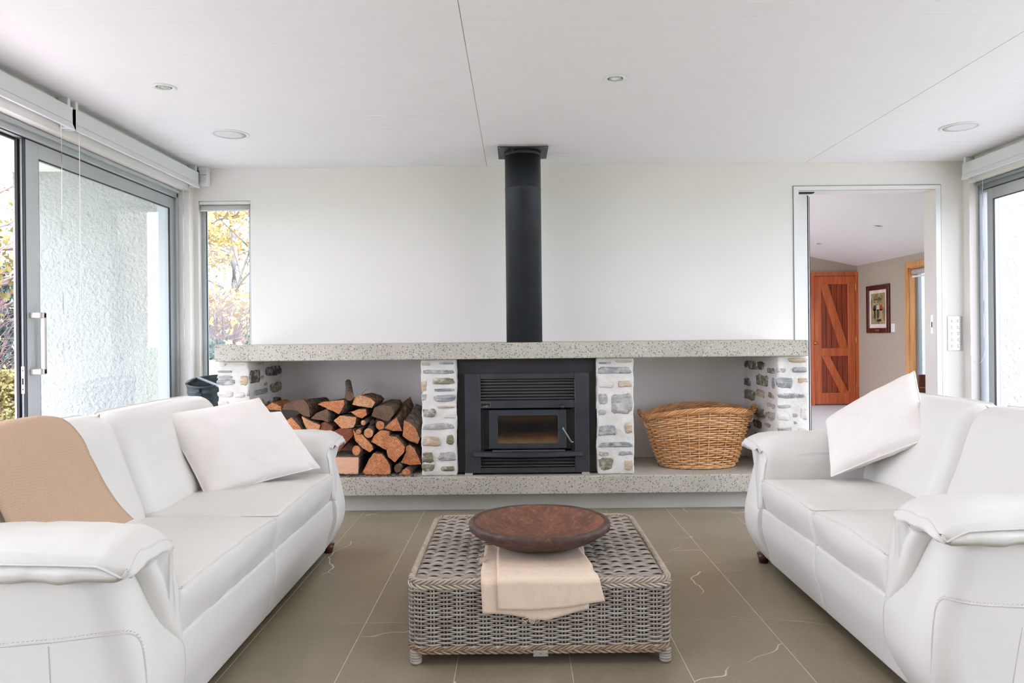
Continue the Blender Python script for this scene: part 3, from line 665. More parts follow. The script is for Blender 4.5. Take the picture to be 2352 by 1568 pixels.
def stone_mesh(u0, u1, v0, v1, depth, key, seed):
    """irregular flat stone in local plane coordinates (u across, v up), returns verts/faces with w = out of the face"""
    rr = random.Random(seed); cu, cv, hu, hv = (u0 + u1) / 2, (v0 + v1) / 2, abs(u1 - u0) / 2, abs(v1 - v0) / 2
    n = 20; ring = []
    e = rr.uniform(.34, .6); sk = rr.uniform(-.18, .18); tp = rr.uniform(-.16, .16)
    for k in range(n):
        a = 2 * math.pi * (k + .5) / n; ca, sa = math.cos(a), math.sin(a)
        x = math.copysign(abs(ca) ** e, ca); y = math.copysign(abs(sa) ** e, sa)
        j = 1.02 - rr.random() * .13; ring.append((cu + hu * x * j * (1 + tp * y), cv + hv * (y * (1.04 - rr.random() * .26) + sk * x * min(1, .6 * hu / max(hv, .001)) * .6)))
    V = [(a, b, -.01) for a, b in ring] + [(a, b, depth * .45 + rr.random() * .001) for a, b in ring]
    V += [(cu + (a - cu) * .82, cv + (b - cv) * .74, depth * (.7 + rr.random() * .5)) for a, b in ring] + [(cu, cv, depth * (.7 + rr.random() * .4))]
    Fc = []
    for k in range(n):
        l = (k + 1) % n; Fc += [(k, l, n + l, n + k), (n + k, n + l, 2 * n + l, 2 * n + k), (2 * n + k, 2 * n + l, 3 * n)]
    return V, Fc
SC = [0]
def stones(parent, crop, lst, Y=None, X=None, sgn=1, dp=.007):
    ox, oy, s = crop
    for x0, y0, x1, y1, key in lst:
        SC[0] += 1; xm, ym = (x0 + x1) / 2, (y0 + y1) / 2
        f = (lambda a, b: T(ox + a / s, oy + b / s, Y)) if X is None else (lambda a, b: TX(ox + a / s, oy + b / s, X))
        pl, pr, pt, pb = f(x0, ym), f(x1, ym), f(xm, y0), f(xm, y1)
        if X is None:
            V, Fc = stone_mesh(pl.x, pr.x, pb.z, pt.z, dp, key, SC[0]); V = [(a, Y - w_, b) for a, b, w_ in V]
        else:
            V, Fc = stone_mesh(pl.y, pr.y, pb.z, pt.z, dp, key, SC[0]); V = [(X + sgn * w_, a, b) for a, b, w_ in V]
        c = Vector((sum(v[0] for v in V) / len(V), sum(v[1] for v in V) / len(V), sum(v[2] for v in V) / len(V)))
        q = MB(); q.add(V, Fc, 0, True); me = q.mesh('stone', st[key], c); piece('stone', me, parent, c)
def pillar(x0, x1, label):
    t = thing('stone_pillar', label, 'pillar', ((x0 + x1) / 2, 5.25, ZS), 'four rough stone pillars between hearth and mantel')
    def rough(p):
        d = .007 * N3(p, 16) + .004 * N3(p, 45) + .006 * N3(p + Vector((3, 1, 7)), 7)
        ex = 1 if p.x > (x0 + x1) / 2 else -1
        return (p.x + ex * d * 1.2, p.y + (d if p.y < 5.2 else 0), p.z)
    bx = MB().rbox(((x0 + x1) / 2, (YP + YB) / 2, (ZS + 1.013) / 2), ((x1 - x0) / 2, (YB - YP) / 2, (1.013 - ZS) / 2), .012, (16, 30, 50), rough)
    bx.v = [(a, min(b, YB - .0005), min(max(c, ZS + .0005), 1.0125)) for a, b, c in bx.v]
    bx.build('mortar_core', m_mort, t); return t
P1 = pillar(-1.985, -1.776, 'stone pillar at the left end, beside the firewood')
P2 = pillar(-.635, -.402, 'stone pillar between the firewood and the black stove')
P3 = pillar(.530, .775, 'stone pillar between the black stove and the wicker basket')
P4 = pillar(1.722, 1.937, 'stone pillar at the right end, beside the doorway')
c1 = (490, 815, 12.06)
stones(P1, c1, [(170, 240, 345, 310, 'p'), (540, 245, 900, 310, 'p'), (105, 425, 520, 485, 's'), (95, 570, 545, 655, 'g'), (95, 665, 620, 840, 's'), (740, 560, 965, 850, 't'), (120, 1000, 560, 1170, 'p'), (600, 1040, 880, 1180, 'p'), (935, 1020, 1000, 1140, 'g'), (120, 1270, 420, 1400, 'p'), (520, 1340, 940, 1480, 'g'), (120, 1520, 500, 1660, 's'), (600, 1600, 950, 1760, 't'), (130, 1780, 900, 1880, 'g'), (150, 2000, 520, 2160, 's'), (600, 2020, 940, 2200, 'o')], Y=YP)
stones(P1, c1, [(1210, 215, 1400, 268, 't'), (1000, 395, 1290, 790, 'd'), (1425, 300, 1890, 585, 'd'), (1550, 745, 1890, 1030, 'o'), (1110, 935, 1500, 1100, 's'), (1470, 1160, 1890, 1400, 'd'), (1385, 755, 1490, 850, 'g'), (1325, 560, 1385, 670, 't'), (1330, 1240, 1400, 1440, 't'), (1100, 1250, 1290, 1500, 'd'), (1040, 1650, 1300, 1900, 's'), (1400, 1560, 1850, 1800, 'o')], X=-1.776, sgn=1)
c2 = (955, 820, 5.6)
stones(P2, c2, [(75, 70, 180, 110, 't'), (300, 62, 490, 92, 's'), (85, 162, 495, 215, 's'), (220, 262, 500, 348, 'o'), (70, 300, 138, 462, 't'), (70, 465, 150, 568, 'g'), (235, 402, 510, 442, 's'), (230, 480, 525, 572, 's'), (270, 622, 500, 655, 't'), (88, 655, 255, 775, 'o'), (355, 712, 510, 790, 'p'), (90, 848, 495, 930, 'g'), (75, 1010, 320, 1145, 't'), (395, 998, 490, 1128, 'o'), (80, 1218, 228, 1362, 'o'), (80, 1368, 240, 1470, 'o'), (290, 1216, 515, 1340, 'g'), (320, 1395, 500, 1468, 'o')], Y=YP)
c3 = (1360, 815, 5.6)
stones(P3, c3, [(80, 88, 240, 116, 's'), (305, 68, 510, 100, 't'), (62, 148, 505, 242, 's'), (80, 338, 275, 425, 'p'), (330, 325, 510, 418, 't'), (75, 492, 200, 640, 'g'), (240, 482, 515, 770, 'g'), (80, 700, 175, 772, 'g'), (75, 895, 310, 1042, 's'), (420, 865, 520, 1010, 't'), (85, 1112, 515, 1188, 's'), (85, 1242, 215, 1300, 's'), (85, 1310, 270, 1482, 'o'), (340, 1236, 525, 1288, 's'), (408, 1345, 525, 1478, 't')], Y=YP)
c4 = (1700, 810, 8.71)
stones(P4, c4, [(960, 100, 1350, 200, 't'), (715, 305, 910, 402, 'g'), (1060, 285, 1340, 392, 's'), (715, 490, 1060, 712, 's'), (1150, 495, 1350, 605, 't'), (740, 805, 1350, 912, 's'), (750, 1035, 1020, 1112, 'g'), (735, 1215, 985, 1352, 'p'), (1050, 1205, 1145, 1295, 's'), (1200, 1080, 1340, 1345, 'p'), (1070, 1360, 1140, 1430, 's'), (740, 1470, 1040, 1640, 'g'), (1120, 1500, 1340, 1700, 't'), (740, 1780, 1330, 1880, 's'), (750, 2000, 1000, 2180, 'o'), (1080, 1990, 1330, 2160, 'g')], Y=YP)
stones(P4, c4, [(85, 155, 495, 348, 'd'), (545, 300, 685, 412, 'o'), (318, 435, 562, 672, 'o'), (85, 500, 215, 660, 'd'), (80, 738, 305, 945, 'o'), (320, 738, 508, 892, 't'), (570, 785, 690, 912, 'o'), (645, 495, 695, 718, 's'), (275, 1105, 550, 1302, 'o'), (555, 1180, 705, 1372, 'g'), (650, 1025, 700, 1132, 's'), (265, 1345, 425, 1500, 'd'), (95, 1330, 205, 1500, 'd'), (500, 1410, 610, 1490, 's'), (540, 1000, 635, 1080, 't'), (300, 1620, 600, 1780, 'o')], X=1.722, sgn=-1)

# ================================================================ wood stove
cs = (1020, 780, 3.733); YFa = 4.915
sv = thing('wood_stove', 'built-in black steel wood stove with a small glazed firebox door, between stone pillars', 'stove', (.055, 5.1, ZS))
A = box_px(cs, 97, 165, 1308, 1140, 4.965)
MB().box(-.398, .526, 4.962, 4.975, ZS + .008, 1.0125, 0, .001).build('surround_panel', m_panel, sv)
L0, L1, Zb, Zt = box_px(cs, 180, 287, 1244, 1140, YFa)
a0, a1, _, _ = box_px(cs, 305, 0, 1115, 10, YFa)
_, _, zl0, zl1 = box_px(cs, 305, 335, 1115, 518, YFa)      # upper louvre opening
_, _, zh0, zh1 = box_px(cs, 305, 520, 1115, 586, YFa)      # header
_, _, zr0, zr1 = box_px(cs, 305, 590, 1115, 960, YFa)
_, _, zk0, zk1 = box_px(cs, 305, 1012, 1115, 1096, YFa)
MB().box(L0, a0, YFa, 4.965, Zb, Zt, 0, .003).build('side_stile', m_black, sv); MB().box(a1, L1, YFa, 4.965, Zb, Zt, 0, .003).build('side_stile', m_black, sv)
MB().box(a0, a1, YFa, 4.965, zl1, Zt - .001, 0, .002).build('top_rail', m_black, sv)
hd = MB().box(a0 + .001, a1 - .001, YFa, 4.965, zh0, zh1, 0, .003).build('header_rail', m_black, sv)
MB().box(a0, a1, YFa, 4.965, Zb, zk0, 0, .002).build('bottom_rail', m_black, sv)
MB().box(a0, a1, 5.02, 5.30, Zb, Zt).box(a0, a1, 4.962, 5.02, zr0, zr0 + .012).box(a0, a1, 4.962, 5.02, zr1 - .01, zr1).build('firebox', m_deep, sv)
for k in range(7):
    z = zl1 - .010 - (zl1 - zl0 - .012) * k / 6.4; MB().box(a0, a1, YFa + .012, YFa + .045, z - .0017, z + .0017).build('louvre', m_slat, sv)
for k in range(3):
    z = zk1 - .014 - (zk1 - zk0 - .012) * k / 2.5; MB().box(a0, a1, YFa + .012, YFa + .045, z - .0017, z + .0017).build('louvre', m_slat, sv)
MB().box(a0, a0 + .022, 4.955, 4.975, zk1, zh0).box(a1 - .022, a1, 4.955, 4.975, zk1, zh0).build('recess_jamb', m_panel, sv)
D0, D1, dz0, dz1_ = box_px(cs, 387, 603, 1048, 932, YFa)
g0, g1, gz0, gz1 = box_px(cs, 460, 650, 977, 890, YFa)
q = MB(); q.box(D0, g0, 4.918, 4.955, dz0, dz1_, 0, .003).box(g1, D1, 4.918, 4.955, dz0, dz1_, 0, .003).box(g0 - .001, g1 + .001, 4.9182, 4.955, gz1, dz1_, 0, .0).box(g0 - .001, g1 + .001, 4.9182, 4.955, dz0, gz0, 0, .0)
for sx, sz in ((0, 0), (0, 1), (1, 0), (1, 1)):
    cx_, cz_ = (g0, g1)[sx], (gz0, gz1)[sz]; ux, uz = (1, -1)[sx], (1, -1)[sz]; r = .012
    P = [(cx_, cz_)] + [(cx_ + ux * r * (1 - math.sin(a)), cz_ + uz * r * (1 - math.cos(a))) for a in [math.pi / 2 * k / 5 for k in range(6)]]
    q.add([(a, 4.9185, b) for a, b in P] + [(a, 4.94, b) for a, b in P], [tuple(range(7)), tuple(range(7, 14))] + [(k, (k + 1) % 7, 7 + (k + 1) % 7, 7 + k) for k in range(7)])
dr = q.build('firebox_door', m_black, sv)
MB().box(g0 - .002, g1 + .002, 4.926, 4.932, gz0 - .002, gz1 + .002).build('door_glass', m_sglass, dr)
p0, p1 = T(1020 + 1022 / 3.733, 780 + 762 / 3.733, 4.90), T(1020 + 1092 / 3.733, 780 + 878 / 3.733, 4.885)
q = MB(); q.tube([(p0.x, 4.918, p0.z), (p0.x, 4.896, p0.z)], .007, 10).tube([(p0.x, 4.897, p0.z), tuple(p0.lerp(p1, .3)), tuple(p1)], [.004, .0045, .0055], 8).tube([tuple(p1), (p1.x + .012, 4.88, p1.z + .003)], .005, 8)
q.build('door_handle', m_alud, dr)
# ash lip, bowed towards the room
s0, s1, sz0, sz1 = box_px(cs, 248, 962, 1192, 996, 4.90)
V = []; nn_ = 24
for i in range(nn_ + 1):
    f = i / nn_; x = s0 + (s1 - s0) * f; bow = .055 * (1 - (2 * f - 1) ** 2)
    for y, z in ((4.912 - .010 - bow, sz0), (4.912 - .010 - bow, sz1), (4.925, sz1), (4.925, sz0)): V.append((x, y, z))
Fc = [(4 * i + k, 4 * i + (k + 1) % 4, 4 * i + 4 + (k + 1) % 4, 4 * i + 4 + k) for i in range(nn_) for k in range(4)] + [(0, 1, 2, 3), (4 * nn_ + 3, 4 * nn_ + 2, 4 * nn_ + 1, 4 * nn_)]
MB().add(V, Fc).build('ash_lip', m_black, sv)
_, _, u0_, u1_ = box_px(cs, 430, 940, 1040, 956, YFa)
MB().box(D0 + .02, D1 - .01, 4.925, 4.96, u0_, u0_ + .006).build('door_sill', m_slat, sv)
for a, b in ((180, 246), (1183, 1248)):
    x0, x1, _, _ = box_px(cs, a, 1140, b, 1150, YFa); MB().box(x0, x1, YFa - .002, 4.95, ZS, Zb + .001, 0, .001).build('foot', m_ss, sv)
# knob in its slot
p = T(1020 + 1010 / 3.733, 780 + 570 / 3.733, YFa)
MB().box(p.x - .017, p.x + .010, YFa - .0008, YFa + .002, p.z + .006, p.z + .012).build('damper_slot', m_deep, hd)
q = MB(); q.tube([(p.x + .002, YFa, p.z - .002), (p.x + .002, YFa - .022, p.z - .002)], .0105, 16).build('damper_knob', m_flue, hd)
# badge
b0, b1, bz0, bz1 = box_px(cs, 313, 543, 396, 577, YFa)
bd = MB().box(b0, b1, YFa - .0018, YFa, bz0, bz1).build('badge', m_deep, hd)
q = MB(); e = .0011
q.box(b0, b1, YFa - .003, YFa - .0012, bz1 - e, bz1).box(b0, b1, YFa - .003, YFa - .0012, bz0, bz0 + e).box(b0, b0 + e, YFa - .003, YFa - .0012, bz0, bz1).box(b1 - e, b1, YFa - .003, YFa - .0012, bz0, bz1)
for k in range(4): xx = b0 + (b1 - b0) * (.52 + .10 * k); q.add([(xx, YFa - .0026, bz0 + .0096), (xx + .0017, YFa - .0026, bz0 + .0096), (xx + .0036, YFa - .0026, bz0 + .0142), (xx + .0019, YFa - .0026, bz0 + .0142)], [(0, 1, 2, 3)])
q.build('badge_border', m_ss, sv)
def lettering(txt, size, loc, parent, mat, shear=0.0, ext=.0004, name='lettering', spc=1.0):
    c = bpy.data.curves.new(name, 'FONT'); c.body = txt; c.size = size; c.shear = shear; c.extrude = ext; c.align_x = 'CENTER'; c.space_character = spc
    o = bpy.data.objects.new('tmp', c); COL.objects.link(o); dg = bpy.context.evaluated_depsgraph_get()
    me = bpy.data.meshes.new_from_object(o.evaluated_get(dg)); bpy.data.objects.remove(o); me.transform(Matrix.Rotation(math.pi / 2, 4, 'X'))
    me.materials.clear(); me.materials.append(mat); return piece(name, me, parent, loc)
lettering('JAYLINE', .0092, ((b0 + b1) / 2 - .0003, YFa - .0026, bz0 + .0022), sv, m_ss, .35, .0004)
# flue
fp_ = thing('flue_pipe', 'tall black steel flue pipe rising from the mantel to the ceiling', 'flue', (.056, 5.14, 1.118))
seam = T(1200, 427, 5.02).z
q = MB(); q.lathe([(.1245, 1.118), (.1245, seam - .003), (.1262, seam - .002), (.1262, seam + .002), (.1245, seam + .003), (.1245, 2.432)], 64, (.056, 5.14, 0)); q.build('pipe', m_flue, fp_)
q = MB(); q.lathe([(.1262, 2.404), (.1275, 2.404), (.1275, 2.431), (.1262, 2.431)], 64, (.056, 5.14, 0), close=True); q.box(-.025, -.008, 5.006, 5.013, 2.408, 2.428); q.build('collar', m_panel, fp_)
pl_ = MB().box(.056 - .171, .056 + .171, 4.972, 5.318, 2.431, 2.4365, 0, .001).build('ceiling_plate', m_black, fp_)
q = MB()
for sx in (-.16, .16):
    for y in (4.985, 5.305): q.lathe([(.005, 0), (.004, -.003), (0, -.003)], 8, (.056 + sx, y, 2.431))
q.box(.056 - .165, .056 + .165, 4.98, 5.31, 2.4365, 2.4505); q.build('screw', m_ss, pl_)

# ================================================================ firewood
lc = (600, 880, 6.1895)
LOGS = []
def log(pts, Yf, ln, off=(0, 0), face='o', label='', side=None, shrink=1.0, jit=1.0):
    ox, oy, s = lc; rr = random.Random(len(LOGS) * 7 + 3)
    P = [T(ox + x / s, oy + y / s, Yf) for x, y in pts]
    Q = []
    for i, p in enumerate(P):                        # split the edges and roughen
        b = P[(i + 1) % len(P)]; k = max(1, int((b - p).length / .012))
        for j in range(k):
            r = p.lerp(b, j / k)
            if j: r = r + Vector((rr.uniform(-1, 1), 0, rr.uniform(-1, 1))) * .0016 * jit
            Q.append(r)
    n = len(Q); c = sum(Q, Vector()) / n; nl = 7; V = []
    # front face: outline, inner ring, centre
    V.append(c + Vector((0, -.002, 0)))
    for f in (.5, .93):
        for r in Q: p = c.lerp(r, f); V.append(p + Vector((0, .004 * N3(p, 40) * jit, 0)))
    for k in range(nl + 1):
        f = k / nl; sc = 1 - (1 - shrink) * f
        for r in Q:
            p = c + (r - c) * sc + Vector((off[0] * f, ln * f, off[1] * f)); 
            if k: 
                d = (r - c).normalized(); p = p + d * (.004 * jit * N3(p, 22) - (.0015 if k else 0))
            V.append(p)
    V.append(c + Vector((off[0], ln, off[1])))
    Fc = []; mi = []
    for k in range(n):
        l = (k + 1) % n
        Fc.append((0, 1 + l, 1 + k)); mi.append(0); Fc.append((1 + k, 1 + l, 1 + n + l, 1 + n + k)); mi.append(0); Fc.append((1 + n + k, 1 + n + l, 1 + 2 * n + l, 1 + 2 * n + k)); mi.append(0)
        for j in range(nl):
            a = 1 + (2 + j) * n; Fc.append((a + k, a + l, a + n + l, a + n + k)); mi.append(1)
        a = 1 + (2 + nl) * n; Fc.append((a + k, a + l, len(V) - 1)); mi.append(0)
    V = [Vector((v.x, v.y, max(v.z, ZS + .002))) for v in V]
    q = MB(); q.v = [tuple(v) for v in V]; q.f = [list(f) for f in Fc]; q.m = mi; q.sm = [False] * len(Fc)
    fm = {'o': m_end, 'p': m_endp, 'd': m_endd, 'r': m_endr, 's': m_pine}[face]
    sd = {None: m_bark, 'g': m_barkg, 'r': m_endr, 'o': m_end, 's': m_pine, 'd': m_endd}[side]
    o = q.build('firewood_log', [fm, sd]); tag(o, label, 'log', 'split firewood stacked in the left niche'); LOGS.append(o); return o
def ell(cx_, cy_, rx, ry=None, n=16, rot=0):
    ry = ry or rx; return [(cx_ + rx * math.cos(a) * math.cos(rot) - ry * math.sin(a) * math.sin(rot), cy_ + rx * math.cos(a) * math.sin(rot) + ry * math.sin(a) * math.cos(rot)) for a in [2 * math.pi * k / n for k in range(n)]]
log([(850, 1048), (1385, 1052), (1378, 1292), (850, 1290)], 4.95, .42, (0.01, 0), 's', 'squared pale pink timber offcut lying at the bottom beside the sofa arm', 'g', 1, .3)
log([(1600, 992), (1720, 1010), (1790, 1100), (1830, 1180), (1835, 1285), (1770, 1305), (1640, 1290), (1560, 1318), (1490, 1318), (1442, 1262), (1530, 1080)], 4.95, .40, (.0, .0), 'o', 'large blocky split log at the bottom centre with radiating grain')
log(ell(1938, 1210, 50, 62), 4.97, .36, (.06, .05), 'd', 'thin grey-barked round log at the bottom, left of its twin', 'g', .9)
log(ell(2062, 1272, 62, 60), 4.95, .36, (.07, .04), 'o', 'thin round log at the bottom right with a sawn orange end', 'g', .9)
log(ell(1985, 1305, 26, 20), 4.94, .10, (-.01, .02), 'p', 'tiny cut branch stub on the hearth under the two thin logs', 'g')
log([(1820, 748), (1920, 762), (1990, 835), (2042, 905), (2030, 980), (1900, 1122), (1805, 1050), (1785, 980), (1792, 870)], 4.97, .38, (.02, .02), 'o', 'large quartered log on the lower right, its orange face split down one side')
log([(2052, 905), (2110, 872), (2180, 930), (2240, 1060), (2275, 1150), (2130, 1162), (1980, 1130), (2055, 990)], 4.99, .36, (.0, .03), 'o', 'wedge log at the lower right against the stone pillar')
log([(2030, 530), (2120, 570), (2200, 650), (2255, 790), (2225, 862), (2110, 820), (2012, 750), (2020, 640)], 5.00, .34, (.03, .10), 'o', 'tall quartered log with thick dark bark beside the pillar, upper right', 'g', .8)
log([(1920, 487), (1955, 560), (2005, 680), (1880, 676), (1748, 638), (1830, 560)], 5.02, .34, (.05, .13), 'o', 'triangular split log with a reddish bark back, second from the right at the top', None, .75)
log([(1610, 345), (1700, 318), (1840, 325), (1890, 400), (1868, 470), (1795, 540), (1700, 512), (1565, 468), (1590, 400)], 5.03, .36, (.01, .015), 'd', 'broad grey weathered log near the top right', 'g')
log([(1400, 165), (1500, 190), (1560, 212), (1622, 272), (1570, 350), (1400, 328), (1292, 298), (1332, 205)], 5.06, .30, (.02, .0), 'p', 'pale pinkish split log crowning the pile', None, .9)
log(ell(1255, 183, 64, 66), 5.05, .30, (-.075, .075), 'd', 'round barked branch log standing up on top of the pile', 'g', .72)
log([(805, 300), (885, 262), (1170, 236), (1182, 300), (1108, 440), (1030, 400), (950, 370), (862, 322)], 5.04, .32, (.09, .0), 'o', 'long thin orange wedge log pointing left at the top of the pile')
log([(1272, 408), (1390, 368), (1488, 372), (1500, 450), (1430, 497), (1370, 478)], 5.04, .34, (.03, .01), 'o', 'small flat wedge log below the crowning pale log')
log([(1120, 458), (1348, 482), (1342, 560), (1312, 625), (1150, 655), (1090, 590), (1032, 530)], 5.02, .36, (.04, .0), 'p', 'thick half-round log with clear growth rings in the centre of the pile')
log([(700, 505), (790, 420), (925, 368), (955, 440), (945, 555), (855, 522), (765, 515)], 5.02, .34, (.06, .0), 'd', 'brown weathered block log left of the half-round log', 'g')
log([(292, 372), (335, 292), (470, 243), (605, 232), (678, 330), (690, 480), (600, 462), (500, 384)], 5.03, .34, (.07, -.01), 'd', 'gnarled bark-crusted log at the upper left of the pile')
log([(30, 362), (155, 272), (285, 330), (285, 392), (200, 380)], 5.04, .30, (.0, .0), 'o', 'bright orange splinter-edged log at the far left, above the cushion', 'o')
log([(345, 545), (430, 482), (540, 602), (580, 672), (560, 760), (400, 740)], 5.00, .34, (.05, .03), 'o', 'split log with thick grey bark showing just above the sofa arm, leftmost', 'g')
log([(572, 465), (700, 535), (838, 592), (815, 700), (670, 700), (605, 565)], 5.00, .34, (.02, .0), 'p', 'thin orange split log leaning right above the sofa arm')
log([(855, 565), (900, 548), (1008, 620), (1000, 700), (830, 700)], 5.01, .33, (.03, .0), 'r', 'small dark red-brown log tucked above the sofa arm')
log([(1020, 690), (1105, 642), (1288, 645), (1305, 742), (1100, 975), (1030, 945), (980, 860)], 5.00, .20, (.0, .0), 'r', 'large dark red split log slanting down behind the sofa arm', 'r', .9)
log(ell(1690, 598, 60, 62), 5.03, .34, (-.09, .03), 'o', 'dark round branch log with an orange end right of the centre', None, .85)
log(ell(1450, 560, 34, 36), 5.00, .28, (.03, .02), 'p', 'small pale-ended stick in the centre gap, upper of the stacked pair', 'g')
log(ell(1525, 707, 66, 70), 4.99, .34, (.01, .02), 'p', 'round branch log with a pale oval end at the middle of the pile', 'g', .9)
log(ell(1382, 688, 40, 36), 4.985, .30, (.0, .02), 'o', 'small barked stick below the pale-ended stick', 'g')
log([(1302, 650), (1345, 730), (1430, 725), (1578, 882), (1592, 940), (1545, 978), (1450, 930), (1335, 812)], 4.98, .30, (.02, .0), 'o', 'knotty rough-barked log slanting down through the middle of the pile')
log([(1700, 668), (1818, 682), (1822, 770), (1778, 950), (1690, 900), (1562, 830), (1602, 745)], 4.985, .36, (.02, .0), 'o', 'fan-shaped split log right of the round pale-ended log')
log(ell(1352, 955, 58, 70), 4.96, .34, (.07, -.03), 'o', 'round log with an orange oval end above the squared offcut', None, .95)
# deeper wood that fills the back of the stack
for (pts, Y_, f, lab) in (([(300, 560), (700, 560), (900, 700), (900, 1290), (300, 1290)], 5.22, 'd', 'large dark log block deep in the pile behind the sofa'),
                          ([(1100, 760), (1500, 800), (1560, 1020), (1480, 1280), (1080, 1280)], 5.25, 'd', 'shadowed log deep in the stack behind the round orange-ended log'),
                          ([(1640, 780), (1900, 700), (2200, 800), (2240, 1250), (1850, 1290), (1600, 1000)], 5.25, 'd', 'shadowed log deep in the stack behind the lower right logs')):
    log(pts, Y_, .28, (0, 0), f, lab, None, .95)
q = MB(); rr = random.Random(5)
for k in range(900):
    x = rr.uniform(-1.5, -.66); y = rr.uniform(4.885, 5.5) if rr.random() < .5 else rr.uniform(4.885, 4.95); s = rr.uniform(.003, .009); a = rr.uniform(0, 6.28)
    p = Vector((x, y, ZS + .0015 + rr.random() * .006)); u = Vector((math.cos(a), math.sin(a), rr.uniform(-.3, .3))) * s; v = Vector((-math.sin(a), math.cos(a), 0)) * s * .4
    q.add([p - u - v, p + u - v, p + u + v, p - u + v], [(0, 1, 2, 3)])
for k in range(60):                                  # splinters standing off the top logs
    p = T(600 + rr.uniform(350, 1650) / 6.19, 880 + rr.uniform(1285, 1300) / 6.19, 4.93); q.tube([p, p + Vector((rr.uniform(-.03, .03), rr.uniform(-.01, .01), rr.uniform(0, .006)))], .0012, 4)
tag(q.build('bark_debris', m_chips), 'loose bark crumbs scattered on the hearth under the firewood', 'debris', None, 'stuff')
q = MB()
for a, b in (((1410, 160), (1500, 75)), ((1490, 180), (1655, 280)), ((1600, 240), (1690, 235)), ((1625, 190), (1640, 250)), ((500, 200), (540, 240)), ((540, 235), (615, 190)), ((805, 300), (875, 262)), ((1385, 1190), (1450, 1245))):
    p, r = T(600 + a[0] / 6.19, 880 + a[1] / 6.19, 5.0), T(600 + b[0] / 6.19, 880 + b[1] / 6.19, 4.98)
    if a[1] < 300: p.y = 5.04; r.y = 5.03
    q.tube([p, p.lerp(r, .5) + Vector((0, 0, .002)), r], [.0016, .0014, .0008], 5)
tag(q.build('wood_splinter', m_endr), 'thin torn splinters of bark sticking up from the top logs', 'splinters', None, 'stuff')
